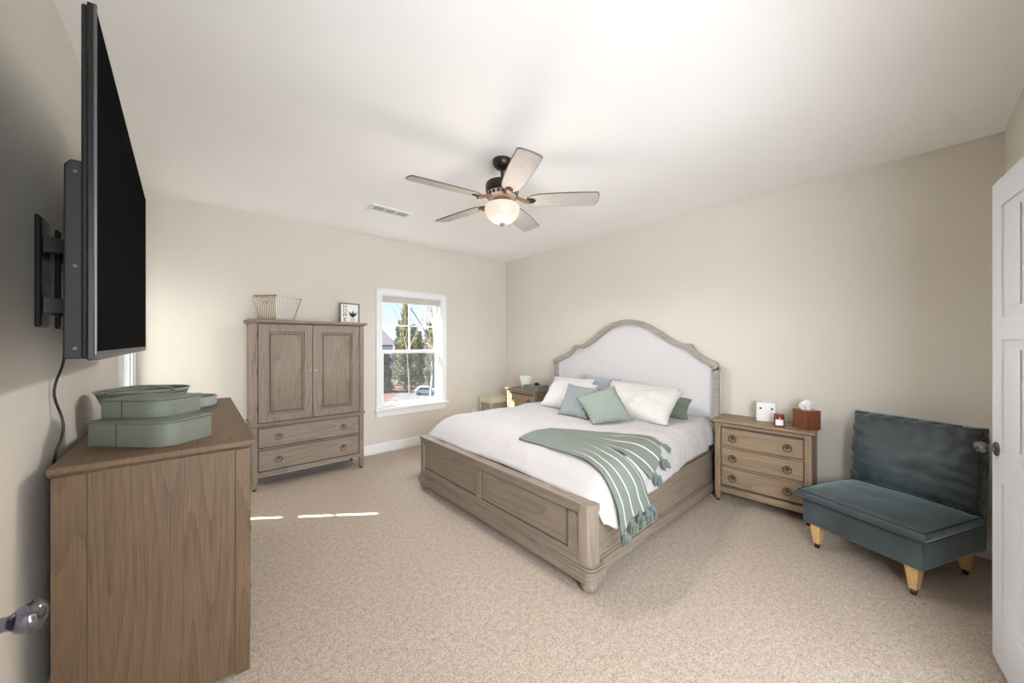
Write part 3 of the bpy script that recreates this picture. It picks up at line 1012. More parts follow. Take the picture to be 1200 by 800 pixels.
b.build('panel_groove', dark_groove, t, smooth=False)
B().box(BX0 - 0.006, BX0 + 0.075, fy0 - 0.02, fy1 + 0.02, 0.485, 0.505).build('footboard_cap', oakg_y, t, bevel=0.004)
# fluted corner posts
def post(yc, sgn):
    b = B()
    pts = []
    # square with a rounded, reeded outer corner
    x0, x1 = BX0 - 0.004, BX0 + 0.085
    ya, yb = (yc, yc + 0.085)
    R = 0.06
    ring = [(x1, ya), (x1, yb), (x0, yb)] if sgn < 0 else [(x0, ya), (x1, ya), (x1, yb)]
    cx = x0 + R
    cy = ya + R if sgn < 0 else yb - R
    arc = []
    for k in range(25):
        a = PI + (PI / 2) * k / 24
        r = R * (1 - 0.035 * abs(math.sin(k / 24 * PI * 3.0)))
        arc.append((cx + r * math.cos(a), cy + (r * math.sin(a) if sgn < 0 else -r * math.sin(a))))
    ring = ring + (arc if sgn < 0 else arc[::-1])
    if sgn > 0:
        ring = [(x0, ya), (x1, ya), (x1, yb)] + arc[::-1]
    b.prism(ring, 0.155, 0.500)
    return b.build('corner_post', oakg_z, t, angle=0.3)
post(1.19, -1)
post(3.135, 1)
# plinth moulding round the foot and sides
b = B()
def plinth(z0, z1, e_):
    rr = 0.055
    A_ = [(BX0 - e_ + rr + rr * math.cos(math.radians(q_)), 1.19 - e_ + rr + rr * math.sin(math.radians(q_))) for q_ in range(180, 271, 10)]
    C_ = [(BX0 - e_ + rr + rr * math.cos(math.radians(q_)), 3.22 + e_ - rr + rr * math.sin(math.radians(q_))) for q_ in range(90, 181, 10)]
    b.prism(A_ + [(BX0 + 0.12, 1.19 - e_), (BX0 + 0.12, 3.22 + e_)] + C_, z0, z1)
plinth(0.068, 0.135, 0.022)
plinth(0.135, 0.150, 0.014)
plinth(0.150, 0.160, 0.006)
b.build('foot_plinth', oakg_y, t, bevel=0.004)
for y0, sg in ((1.252, -1), (3.20, 1)):
    b = B()
    ya, yb = (y0, y0 + 0.03) if sg < 0 else (y0 - 0.03, y0)
    b.box(BX0 + 0.08, BX1, ya, yb, 0.06, 0.40)
    e1 = -0.022 if sg < 0 else 0
    e2 = 0 if sg < 0 else 0.022
    b.box(BX0 + 0.10, BX1, ya + e1, yb + e2, 0.05, 0.125)
    b.box(BX0 + 0.10, BX1, ya + e1 * .5, yb + e2 * .5, 0.125, 0.138)
    b.build('side_rail', oakg_x, t, bevel=0.003)
bun = [(0, 0), (0.030, 0), (0.045, 0.012), (0.052, 0.030), (0.050, 0.045), (0.040, 0.058), (0.040, 0.070), (0, 0.070)]
for x, y in ((BX0 + 0.045, 1.235), (BX0 + 0.045, 3.18), (BX1 - 0.05, 1.30), (BX1 - 0.05, 3.16)):
    B().lathe(bun, 24, Matrix.Translation((x, y, 0))).build('bun_foot', oakg_z, t)
# mattress and slats
B().box(BX0 + 0.18, BX1 - 0.02, 1.30, 3.16, 0.18, 0.56).build('mattress', m_pillow, t, bevel=0.05, seg=4)
# headboard profile (y, z), outer line, left end to right end as seen (large y -> small y)
prof_pts = [(3.340, 0.10), (3.340, 1.10), (3.338, 1.150), (3.325, 1.185), (3.26, 1.225), (3.17, 1.255), (3.08, 1.300), (3.02, 1.350), (2.985, 1.385), (2.955, 1.395), (2.90, 1.392), (2.82, 1.412),
            (2.72, 1.470), (2.60, 1.555), (2.48, 1.630), (2.35, 1.676), (2.22, 1.690), (2.09, 1.676), (1.96, 1.628), (1.84, 1.560), (1.72, 1.480), (1.63, 1.430), (1.56, 1.410), (1.51, 1.413), (1.490, 1.400), (1.455, 1.350), (1.40, 1.300), (1.335, 1.262), (1.275, 1.240),
            (1.245, 1.205), (1.238, 1.160), (1.238, 1.10), (1.238, 0.10)]
def smooth_line(P, n=6):
    out = []
    for k in range(len(P) - 1):
        p0, p1, p2, p3 = P[max(k - 1, 0)], P[k], P[k + 1], P[min(k + 2, len(P) - 1)]
        for s_ in range(n):
            u = s_ / n
            q = []
            for c in (0, 1):
                a0, a1, a2, a3 = p0[c], p1[c], p2[c], p3[c]
                q.append(0.5 * ((2 * a1) + (-a0 + a2) * u + (2 * a0 - 5 * a1 + 4 * a2 - a3) * u * u + (-a0 + 3 * a1 - 3 * a2 + a3) * u ** 3))
            out.append(tuple(q))
    out.append(P[-1])
    return out
outer = smooth_line(prof_pts, 3)
def relax(L, n):
    for _ in range(n):
        L = [L[0]] + [((L[k - 1][0] + 2 * L[k][0] + L[k + 1][0]) / 4, (L[k - 1][1] + 2 * L[k][1] + L[k + 1][1]) / 4) for k in range(1, len(L) - 1)] + [L[-1]]
    return L
def offset_line(L, d):
    out = []
    for k, p in enumerate(L):
        a, c = L[max(k - 1, 0)], L[min(k + 1, len(L) - 1)]
        tx, tz = c[0] - a[0], c[1] - a[1]
        l = math.hypot(tx, tz) or 1
        # inward = to the left of travel direction reversed (towards the panel)
        nx, nz = tz / l, -tx / l
        out.append((p[0] - d * nx * 1, p[1] - d * nz * 1))
    return out
inner = offset_line(outer, 0.052)
mid_y = 2.25
if abs(inner[0][0] - mid_y) > abs(outer[0][0] - mid_y):
    inner = offset_line(outer, -0.052)
inner = relax(inner, 4)
for k in range(len(inner)):
    if inner[k][0] > 3.288: inner[k] = (3.288, min(inner[k][1], 1.165))
    if inner[k][0] < 1.290: inner[k] = (1.290, min(inner[k][1], 1.185))
B().ribbon(outer, inner, BX1, BX1 + 0.045).build('headboard_frame', grey_y, t)
o_in = offset_line(outer, 0.012 if abs(offset_line(outer, 0.052)[0][0] - mid_y) < abs(outer[0][0] - mid_y) else -0.012)
B().ribbon(o_in, inner, BX1 + 0.045, BX1 + 0.13).build('headboard_wing', m_linen_side, t)
b = B()
sgn_ = 1 if abs(offset_line(outer, 0.052)[0][0] - mid_y) < abs(outer[0][0] - mid_y) else -1
core = relax(offset_line(outer, 0.040 * sgn_), 4)
def top_at(y):
    return max((c[1] + (d_[1] - c[1]) * (y - c[0]) / (d_[0] - c[0])) for c, d_ in zip(core, core[1:]) if min(c[0], d_[0]) <= y <= max(c[0], d_[0]) and abs(c[0] - d_[0]) > 1e-6)
ylo, yhi = 1.285, 3.293
NY = 120
rows = []
for xx in (BX1 + 0.075, BX1 + 0.135):
    rows.append([[b.bm.verts.new((xx, ylo + (yhi - ylo) * k / NY, 0.3 + (top_at(ylo + (yhi - ylo) * k / NY) - 0.3) * m_ / 6)) for m_ in range(7)] for k in range(NY + 1)])
for r_ in rows:
    for k in range(NY):
        for m_ in range(6):
            b.bm.faces.new((r_[k][m_], r_[k + 1][m_], r_[k + 1][m_ + 1], r_[k][m_ + 1]))
for k in range(NY):
    b.bm.faces.new((rows[0][k][6], rows[0][k + 1][6], rows[1][k + 1][6], rows[1][k][6]))
    b.bm.faces.new((rows[0][k][0], rows[0][k + 1][0], rows[1][k + 1][0], rows[1][k][0]))
b.build('headboard_panel', m_linen, t, smooth=False)

# duvet surface -------------------------------------------------------------
def sstep(a, b_, x):
    u = min(1, max(0, (x - a) / (b_ - a)))
    return u * u * (3 - 2 * u)
RC = 0.15
def zt(x):
    tt = min(1, max(0, (x - 1.70) / 0.36))
    return 0.665 - 0.19 * (1 - tt) ** 2.2 + 0.02 * min(1, max(0, (x - 2.8) / 0.6))
def yo(x):
    return 1.172 + 0.085 * sstep(1.8, 3.3, x)
def S(x, w, off=0.0):
    """point on the near half of the duvet: w = arc length from the start of the side's curve, positive across the bed"""
    z = zt(x)
    ye = yo(x) + RC
    if w >= 0:
        return Vector((x, ye + w, z + off + 0.018 * min(1, w / 0.5)))
    a = min(-w / RC, PI / 2)
    y = ye - (RC + off) * math.sin(a)
    zz = z - RC + (RC + off) * math.cos(a)
    if -w / RC > PI / 2:
        dn = -w - RC * PI / 2
        zz -= dn
        y -= 0.02 * dn
    return Vector((x, y, zz))
def wr(p, amp, f):
    return amp * noise.noise(Vector(p) * f)
DX0, DX1 = 1.712, 3.72
HALF = 2.22
def duvet_pt(u, v):
    x = DX0 + (DX1 - DX0) * u
    hem = 0.34 + 0.045 * sstep(1.9, 3.5, x) * -1 + 0.02 * noise.noise(Vector((x * 3.5, 0, 0)))
    hem -= 0.17 * (1 - sstep(1.69, 1.86, x)) ** 1.5
    W = (HALF - (yo(x) + RC))
    if v <= 0.5:
        w = -hem + (hem + W) * (v / 0.5)
        p = S(x, w)
    else:
        w = -0.36 + (0.36 + W) * ((1 - v) / 0.5)
        q = S(x, w)
        p = Vector((q.x, 2 * HALF - q.y + 0.015, q.z))
        if p.y > 3.235:
            p.y = 3.235
    # the foot end tucks down behind the footboard
    tt = min(1, max(0, (x - DX0) / 0.03))
    side = sstep(-0.06, -0.26, w) if v <= 0.5 else 0
    if side > 0 and x < 1.80:
        p.x += 0.008 * side
        # bulge over the corner post
        p.y -= 0.01 * side
    n1 = wr((p.x * 1.0, p.y * 0.45, 0), 0.030, 4.0) + wr((p.x, p.y, p.z), 0.014, 9) + wr((p.x * 2.2, p.y * 0.8, p.z), 0.008, 18)
    if w > -0.05:
        p.z += n1 * 0.6
    else:
        p.y -= abs(n1) * 0.9 + 0.012 * abs(math.sin(p.x * 9 + 2 * noise.noise(Vector((p.x * 2, 0, 3)))))* sstep(0, -0.3, w)
        p.x += n1 * 0.5
    return p
b = B()
b.grid(duvet_pt, 110, 130)
o = b.build('duvet', m_duvet, solid=0.014, angle=3.0)
# end flap behind the footboard is thickened by the mattress itself
tag(o, 'white duvet covering the bed and hanging over its near side', 'duvet')

# throw -----------------------------------------------------------------
t = thing('throw_blanket', 'sage striped throw blanket with tassels draped across the bed', 'blanket', (0, 0, 0))
def interp(P, s_):
    s_ = min(max(s_, 0), 1) * (len(P) - 1)
    k = min(int(s_), len(P) - 2)
    u = s_ - k
    p0, p1, p2, p3 = P[max(k - 1, 0)], P[k], P[k + 1], P[min(k + 2, len(P) - 1)]
    return tuple(0.5 * ((2 * p1[c]) + (-p0[c] + p2[c]) * u + (2 * p0[c] - 5 * p1[c] + 4 * p2[c] - p3[c]) * u * u + (-p0[c] + 3 * p1[c] - 3 * p2[c] + p3[c]) * u ** 3) for c in (0, 1))
A1 = [(1.877, 0.715), (1.883, 0.40), (1.888, 0.127), (1.845, -0.03), (1.80, -0.18), (1.825, -0.365)]
A2 = [(2.163, 0.654), (2.165, 0.36), (2.130, 0.08), (2.085, -0.06), (2.120, -0.24), (2.225, -0.385)]
B1 = [(2.14, 0.66), (2.160, 0.34), (2.150, 0.10), (2.135, -0.02), (2.150, -0.12), (2.235, -0.235)]
B2 = [(2.184, 0.672), (2.34, 0.42), (2.50, 0.24), (2.62, 0.12), (2.680, 0.01), (2.655, -0.07)]
def sheet(E1, E2, off, nst, name, ph, nu=40, nv=70, amp=0.008):
    b = B()
    uvl = b.bm.loops.layers.uv.new('UVMap')
    V = []
    for i_ in range(nu + 1):
        row = []
        for j_ in range(nv + 1):
            u, v_ = i_ / nu, j_ / nv
            a, c = interp(E1, v_), interp(E2, v_)
            x = a[0] * (1 - u) + c[0] * u
            w = a[1] * (1 - u) + c[1] * u
            fold = amp * math.sin(u * 8 + ph + 2 * v_) * sstep(0.05, 0.6, v_) + 0.006 * noise.noise(Vector((x * 9, w * 5, ph)))
            p = S(x, w, off + 0.012 + fold)
            p.y -= 0.024 * sstep(-0.02, -0.26, w)
            row.append(b.bm.verts.new(p))
        V.append(row)
    for i_ in range(nu):
        for j_ in range(nv):
            f = b.bm.faces.new((V[i_][j_], V[i_ + 1][j_], V[i_ + 1][j_ + 1], V[i_][j_ + 1]))
            for lp, (uu, vv) in zip(f.loops, ((i_, j_), (i_ + 1, j_), (i_ + 1, j_ + 1), (i_, j_ + 1))):
                lp[uvl].uv = (uu / nu * nst, vv / nv)
    pts = [v_.co.copy() for v_ in [r[-1] for r in V]]
    return b.build(name, m_throw, t, solid=0.011, angle=3.0), pts
sA, hemA = sheet(A1, A2, 0.014, 4.0, 'front_fold', 0.3)
sB, hemB = sheet(B1, B2, 0.008, 3.6, 'rear_fold', 1.7)
def tassel(p, dirv, L0=0.085):
    b = B()
    d = Vector(dirv).normalized()
    q = d.orthogonal().normalized()
    r_ = d.cross(q)
    b.lathe([(0, -0.005), (0.010, 0), (0.014, 0.010), (0.011, 0.020), (0.008, 0.024)], 10, Matrix.Translation(p) @ d.to_track_quat('Z', 'Y').to_matrix().to_4x4())
    for k in range(70):
        a = random.random() * 2 * PI
        rad = 0.005 + 0.027 * math.sqrt(random.random())
        L1 = L0 * random.uniform(0.75, 1.1)
        e0 = p + d * 0.020 + (q * math.cos(a) + r_ * math.sin(a)) * 0.006
        e1 = p + d * L1 * 0.55 + (q * math.cos(a) + r_ * math.sin(a)) * rad
        e2 = p + d * L1 + (q * math.cos(a + 0.3) + r_ * math.sin(a + 0.3)) * rad * 0.95
        b.tube([e0, e1, e2], 0.0034, 5)
    return b.build('tassel', m_tassel, t)
for k in range(5):
    p = hemA[int((0.06 + 0.22 * k) * 40)]
    tassel(p + Vector((0, -0.014, 0.012)), (0.08, -0.10, -1), 0.082)
for idx, dv in ((6, (0.3, -0.25, -1)), (20, (0.35, -0.35, -0.9)), (37, (0.42, -0.55, -0.72))):
    tassel(hemB[min(idx, 40)] + Vector((-0.004, -0.010, 0.010)), dv, 0.092)

# pillows --------------------------------------------------------------------
def pillow(name, label, cat, corners, thick, mat, group, piping=None, wrinkle=0.010, pinch=0.08):
    """corners: bottom near-right order BL, BR, TR, TL in world space; the mesh is stored around their centre"""
    C_ = [Vector(c) for c in corners]
    cen = sum(C_, Vector()) / 4
    n = (C_[1] - C_[0]).cross(C_[3] - C_[0]).normalized()
    def P(u, v, s_):
        # u,v in 0..1 ; shrink sides inwards in the middle (pinched corners)
        uu, vv = u * 2 - 1, v * 2 - 1
        pu = uu * (1 - pinch * (1 - vv * vv) * abs(uu) ** 3)
        pv = vv * (1 - pinch * (1 - uu * uu) * abs(vv) ** 3)
        a, c = (pu + 1) / 2, (pv + 1) / 2
        p = C_[0] * (1 - a) * (1 - c) + C_[1] * a * (1 - c) + C_[2] * a * c + C_[3] * (1 - a) * c
        h_ = (max(0, 1 - abs(uu) ** 2.6) * max(0, 1 - abs(vv) ** 2.6)) ** 0.62
        wv = wrinkle * noise.noise((p * 9) + Vector((s_, 0, 0))) + wrinkle * 0.5 * noise.noise(p * 22)
        cr = 0.006 * math.sin(9 * math.atan2(vv, uu) + 5 * noise.noise(p * 5)) * (uu * uu + vv * vv) * 0.7
        return p - cen + n * (s_ * h_ * thick / 2 + (wv + cr) * h_ ** 0.6)
    b = B()
    b.grid(lambda u, v: P(u, v, 1), 28, 28)
    b.grid(lambda u, v: P(u, v, -1), 28, 28)
    root = b.build(name, mat, angle=3.0)
    root.location = cen
    tag(root, label, cat, group)
    return root
G = 'pillows against the headboard'
pillow('pillow', 'blue-grey pillow at the back, only its top edge showing', 'pillow', [(3.52, 2.75, 0.72), (3.52, 2.18, 0.72), (3.63, 2.22, 1.00), (3.63, 2.74, 1.02)], 0.11, m_bluegrey, G)
pillow('pillow', 'white pillow standing behind the leftmost white pillow', 'pillow', [(3.32, 3.12, 0.70), (3.32, 2.45, 0.70), (3.50, 2.48, 0.99), (3.50, 3.12, 0.985)], 0.12, m_pillow, G)
pillow('pillow', 'green pillow peeking out low behind the big cream pillow', 'pillow', [(3.36, 2.00, 0.72), (3.36, 1.365, 0.715), (3.60, 1.42, 0.87), (3.60, 2.0, 0.90)], 0.14, m_green, G)
pillow('pillow', 'cream pillow behind the big cream pillow, nearest the headboard', 'pillow', [(3.30, 2.24, 0.74), (3.30, 1.52, 0.74), (3.52, 1.50, 0.97), (3.52, 2.28, 1.00)], 0.13, m_pillow, G)
pillow('pillow', 'leftmost white pillow, leaning back beside the blue-sage cushion', 'pillow', [(2.93, 2.83, 0.71), (2.93, 2.20, 0.71), (3.28, 2.28, 0.955), (3.28, 2.925, 0.965)], 0.20, m_pillow, G, wrinkle=0.018)
pillow('pillow', 'big cream textured pillow on the near side of the bed', 'pillow', [(3.02, 2.10, 0.71), (3.02, 1.40, 0.705), (3.34, 1.39, 0.965), (3.34, 2.17, 1.01)], 0.23, m_cream, G, wrinkle=0.024)
G2 = 'square sage cushions in front of the pillows'
pillow('cushion', 'blue-sage ribbed square cushion behind the tilted one', 'cushion', [(2.71, 2.37, 0.70), (2.73, 2.02, 0.70), (2.97, 2.04, 0.965), (2.95, 2.43, 0.99)], 0.13, m_teal_b, G2)
pillow('cushion', 'tilted sage square cushion in front, thick knitted ribs', 'cushion', [(2.60, 1.87, 0.700), (2.95, 1.685, 0.715), (2.96, 1.88, 1.015), (2.66, 2.10, 0.905)], 0.14, m_teal_a, G2)

# ------------------------------------------------------------------ far nightstand things and hamper
t = thing('white_pot', 'white ceramic pot with small ear handles on the far nightstand', 'pot', (3.575, 3.74, 0.765))
B().lathe([(0, 0), (0.062, 0), (0.068, 0.01), (0.088, 0.14), (0.094, 0.165), (0.088, 0.167), (0.080, 0.14), (0.060, 0.015), (0, 0.012)], 32).build('pot_body', m_ceramic, t)
for s_ in (-1, 1):
    B().torus((0, s_ * 0.093, 0.145), 0.018, 0.006, Matrix.Rotation(0.3, 4, 'X')).build('handle', m_ceramic, t)
t = thing('storage_case', 'flat sage case on the far nightstand beside the white pot', 'box', (3.42, 3.37, 0.765))
B().prism(rounded_rect(0.26, 0.27, 0.03), 0, 0.05).build('body', m_sage, t, bevel=0.002)
B().prism(rounded_rect(0.266, 0.276, 0.03), 0.052, 0.062).build('lid', m_sage, t, bevel=0.002)
t = thing('trinket_bowl', 'small dark bowl on the flat sage case in the corner', 'bowl', (3.52, 3.46, 0.827))
B().lathe([(0, 0), (0.02, 0), (0.035, 0.02), (0.036, 0.034), (0.032, 0.034), (0.018, 0.006), (0, 0.005)], 20).build('bowl_body', m_print_leaf, t)
B().lathe([(0, 0.006), (0.014, 0.010), (0.020, 0.026), (0.012, 0.042), (0, 0.046)], 14).build('ball', m_print_dark, t)

t = thing('hamper', 'low cream bin with grey panel standing in the far corner', 'hamper', (3.30, 4.20, 0))
B().box(0.012, 0.388, 0.012, 0.288, 0.02, 0.50).build('bin_body', fabric('hamper_weave', srgb(158, 148, 136), 90, 0.4), t, bevel=0.006)
b = B()
for x, y in ((0, 0), (0.37, 0), (0, 0.27), (0.37, 0.27)):
    b.box(x, x + 0.03, y, y + 0.03, 0, 0.50)
b.box(0, 0.40, 0, 0.30, 0.50, 0.575)
b.build('bin_frame', plain('hamper_cream', srgb(212, 202, 184), 0.6), t, bevel=0.004)

# ------------------------------------------------------------------ near nightstand things
t = thing('white_box', 'white cube with two dark round dots at the nightstand back', 'box', (3.72, 0.855, 0.73), math.radians(-80))
B().box(-0.07, 0.07, 0, 0.09, 0, 0.165).build('cube_body', m_plastic, t, bevel=0.008)
for x in (-0.038, 0.045):
    B().lathe([(0, 0), (0.009, 0), (0.009, 0.003), (0, 0.004)], 14, Matrix.Translation((x, 0, 0.115)) @ Matrix.Rotation(PI / 2, 4, 'X')).build('round_dot', m_print_dark, t)
t = thing('candle_jar', 'amber glass candle jar with white label on the nightstand', 'candle', (3.60, 0.735, 0.73))
B().lathe([(0, 0), (0.034, 0), (0.037, 0.005), (0.037, 0.070), (0.033, 0.078), (0.033, 0.084), (0, 0.084)], 28).build('jar', m_amber, t)
B().lathe([(0.0, 0.084), (0.036, 0.084), (0.036, 0.100), (0.033, 0.102), (0, 0.102)], 28).build('lid', plain('jar_lid', (0.14, 0.035, 0.02, 1), 0.3), t)
b = B()
pts = []
for k in range(9):
    a = math.radians(150 + k * 11)
    pts.append((0.0376 * math.cos(a), 0.0376 * math.sin(a)))
pts2 = [(p[0] * 1.012, p[1] * 1.012) for p in pts][::-1]
b.prism(pts + pts2, 0.014, 0.060)
b.build('paper_label', m_paper, t)
t = thing('tissue_box', 'glossy reddish wooden tissue box cover with white tissue', 'tissue box', (3.595, 0.565, 0.73), math.radians(-40))
# origin at the corner nearest the camera
b = B()
q = 0.125
b.box(0, q, 0, 0.009, 0, 0.152).box(0, q, q - 0.009, q, 0, 0.152).box(0, 0.009, 0.009, q - 0.009, 0, 0.152).box(q - 0.009, q, 0.009, q - 0.009, 0, 0.152)
b.box(0.009, 0.040, 0.009, q - 0.009, 0.143, 0.152).box(q - 0.040, q - 0.009, 0.009, q - 0.009, 0.143, 0.152)
b.box(0.040, q - 0.040, 0.009, 0.040, 0.143, 0.152).box(0.040, q - 0.040, q - 0.040, q - 0.009, 0.143, 0.152)
b.build('box_cover', m_mahog, t, bevel=0.0015)
b = B()
def tis(u, v):
    a = u * 2 * PI
    r_ = (0.018 + 0.024 * math.sin(v * PI * 0.75)) * (1 + 0.22 * math.sin(3 * a + 4 * v) + 0.1 * math.sin(7 * a))
    return (q / 2 + r_ * math.cos(a), q / 2 + r_ * math.sin(a), 0.135 + 0.082 * v + 0.008 * math.sin(2 * a) * v)
b.grid(tis, 32, 10)
b.build('tissue', m_paper, t, angle=3.0, solid=0.001)

# ------------------------------------------------------------------ armless velvet chair
CW, CD = 0.60, 0.67
th_ = math.atan2(-0.92, -0.39)
t = thing('slipper_chair', 'dark teal velvet armless chair on wooden legs with casters', 'chair', (3.180, 0.518, 0), th_)
b = B().box(0, CW, 0.0, CD - 0.03, 0.170, 0.335)
b.build('seat_base', m_velvet, t, bevel=0.018, seg=4)
# seat cushion, puffed
def puff(x0, x1, y0, y1, z0, z1, crown, name, mat, nx=26, ny=26, side=0.012, wrk=0.004, ph=0):
    b = B()
    def surf(u, v, top):
        x = x0 + (x1 - x0) * u
        y = y0 + (y1 - y0) * v
        uu, vv = 2 * u - 1, 2 * v - 1
        k = (max(0, 1 - uu ** 6) * max(0, 1 - vv ** 6)) ** 0.6
        n_ = wrk * noise.noise(Vector((x * 8, y * 8, ph))) + wrk * 0.5 * noise.noise(Vector((x * 25, y * 25, ph)))
        zz = (z1 + crown * k * (1 - 0.25 * (uu * uu + vv * vv)) + n_ * k) if top else (z0 - crown * 0.0 * k)
        return Vector((x, y, zz))
    Vt = b.grid(lambda u, v: surf(u, v, True), nx, ny)
    Vb = b.grid(lambda u, v: surf(u, v, False), nx, ny)
    # boxing with a bulge
    edge = [(i_, 0) for i_ in range(nx)] + [(nx, j_) for j_ in range(ny)] + [(i_, ny) for i_ in range(nx, 0, -1)] + [(0, j_) for j_ in range(ny, 0, -1)]
    cx, cy = (x0 + x1) / 2, (y0 + y1) / 2
    ring = []
    for (i_, j_) in edge:
        a = Vt[i_][j_].co
        c = Vb[i_][j_].co
        m_ = (a + c) / 2
        d = Vector((m_.x - cx, m_.y - cy, 0))
        dd = Vector(((1 if i_ == nx else -1 if i_ == 0 else 0), (1 if j_ == ny else -1 if j_ == 0 else 0), 0))
        ring.append(b.bm.verts.new(m_ + dd * side))
    n = len(edge)
    for k in range(n):
        i0, j0 = edge[k]
        i1, j1 = edge[(k + 1) % n]
        b.bm.faces.new((Vt[i0][j0], Vt[i1][j1], ring[(k + 1) % n], ring[k]))
        b.bm.faces.new((ring[k], ring[(k + 1) % n], Vb[i1][j1], Vb[i0][j0]))
    loopt = [Vt[i_][j_].co.copy() for i_, j_ in edge]
    loopb = [Vb[i_][j_].co.copy() for i_, j_ in edge]
    return b, loopt, loopb
b, lt, lb = puff(-0.014, CW + 0.014, -0.018, 0.55, 0.340, 0.392, 0.042, 'seat_cushion', m_velvet)
sc = b.build('seat_cushion', m_velvet, t, angle=1.2)
B().tube(lt, 0.0045, 6, closed=True).build('top_piping', m_velvet_dark, sc)
B().tube(lb, 0.0045, 6, closed=True).build('bottom_piping', m_velvet_dark, sc)
# back: leaning slab
lean = 0.075
b = B()
b.hexa([(0, CD - 0.085, 0.165), (CW, CD - 0.085, 0.165), (CW, CD, 0.165), (0, CD, 0.165),
        (0, CD - 0.085 + lean, 0.845), (CW, CD - 0.085 + lean, 0.845), (CW, CD + lean * 0.55, 0.845), (0, CD + lean * 0.55, 0.845)])
b.build('back_rest', m_velvet, t, bevel=0.014, seg=3)
# back cushion: built flat then stood up against the back
bh = 0.495
b, lt, lb = puff(-0.008, CW + 0.004, 0.0, bh, 0.0, 0.055, 0.115, 'back_cushion', m_velvet, 70, 60, 0.014, 0.010, 5)
for v_ in b.bm.verts:
    # gathers along the top and sides
    u = v_.co.x / CW
    w_ = v_.co.y / bh
    edge_k = max(abs(2 * u - 1) ** 4, max(0, 2 * w_ - 1) ** 3)
    if v_.co.z > 0.05:
        v_.co.z += 0.009 * edge_k * math.sin(v_.co.x * 70 + 3 * noise.noise(v_.co * 6)) * (w_ > 0.5) + 0.009 * abs(2 * u - 1) ** 3 * math.sin(v_.co.y * 85 + v_.co.x * 20 + 3 * noise.noise(v_.co * 5))
        v_.co.z += 0.020 * noise.noise(v_.co * 6) + 0.006 * noise.noise(v_.co * 16)
ang = PI / 2 - math.atan2(lean, 0.68)
# flat y -> up along the lean, flat z -> towards the sitter (-y)
Mb = Matrix.Translation((0.0, CD - 0.085 + 0.022, 0.40)) @ Matrix.Rotation(ang, 4, 'X')
b.xf(Mb)
lt = [Mb @ p for p in lt]
lb = [Mb @ p for p in lb]
bc = b.build('back_cushion', m_velvet, t, angle=1.2)
def ruffle(L):
    out = []
    for k, p in enumerate(L):
        out.append(p + Vector((0, -0.004 * math.sin(k * 1.9), 0.003 * math.sin(k * 2.3))))
    return out
B().tube(ruffle(lt), 0.006, 6, closed=True).build('piping', m_velvet_dark, bc)
B().tube(ruffle(lb), 0.006, 6, closed=True).build('piping', m_velvet_dark, bc)
for x, y in ((0.06, 0.06), (CW - 0.06, 0.06), (0.06, CD - 0.07), (CW - 0.06, CD - 0.07)):
    sx = 0.006 if x < CW / 2 else -0.006
    lg = B().taper(x, y, 0.035, 0.172, 0.036, 0.062).build('leg', m_pine, t, bevel=0.003)
    b = B().box(x - 0.012, x + 0.012, y - 0.012, y + 0.012, 0.024, 0.038)
    b.lathe([(0, -0.009), (0.014, -0.009), (0.016, 0), (0.014, 0.009), (0, 0.009)], 16, Matrix.Translation((x, y - 0.004, 0.016)) @ Matrix.Rotation(PI / 2, 4, 'Y'))
    b.build('caster', m_caster, lg)

# ------------------------------------------------------------------ ceiling fan
FX, FY = 1.705, 2.035
t = thing('ceiling_fan', 'five blade ceiling fan with lit frosted bowl light', 'ceiling fan', (FX, FY, ZC))
B().lathe([(0, 0), (0.072, 0), (0.074, -0.012), (0.066, -0.040), (0.045, -0.062), (0.026, -0.070), (0, -0.070)], 32).build('canopy', m_bronze, t)
B().tube([(0, 0, -0.065), (0, 0, -0.175)], 0.0125, 12).build('downrod', m_bronze, t)
B().lathe([(0, -0.135), (0.022, -0.135), (0.034, -0.150), (0.030, -0.165), (0.020, -0.172), (0, -0.172)], 20).build('rod_coupling', m_bronze, t)
B().lathe([(0, -0.165), (0.09, -0.168), (0.120, -0.176), (0.126, -0.190), (0.124, -0.235), (0.116, -0.248), (0, -0.248)], 40).build('motor_housing', m_bronze, t)
B().lathe([(0, -0.246), (0.112, -0.246), (0.118, -0.256), (0.108, -0.275), (0.085, -0.290), (0, -0.290)], 40).build('motor_collar', m_washed, t)
b = B()
for k in range(20):
    a = 2 * PI * k / 20
    b.box(-0.010, 0.010, 0.108, 0.118, -0.274, -0.256)
    bmesh.ops.rotate(b.bm, verts=b.bm.verts[-8:], cent=(0, 0, 0), matrix=Matrix.Rotation(a, 3, 'Z'))
b.build('collar_vent', m_bronze, t, smooth=False)
B().lathe([(0, -0.286), (0.060, -0.286), (0.072, -0.300), (0.075, -0.318), (0.090, -0.330), (0.10, -0.336), (0, -0.338)], 32).build('light_fitter', m_copper, t)
prof = [(0.118, -0.334), (0.127, -0.342), (0.130, -0.362), (0.124, -0.395), (0.105, -0.430), (0.075, -0.455), (0.040, -0.469), (0, -0.473)]
bw = B().lathe(prof, 40).build('light_bowl', m_bowl, t)
B().lathe([(0, -0.466), (0.026, -0.466), (0.022, -0.474), (0.012, -0.482), (0.010, -0.492), (0, -0.505)], 20).build('finial', m_bronze, t)
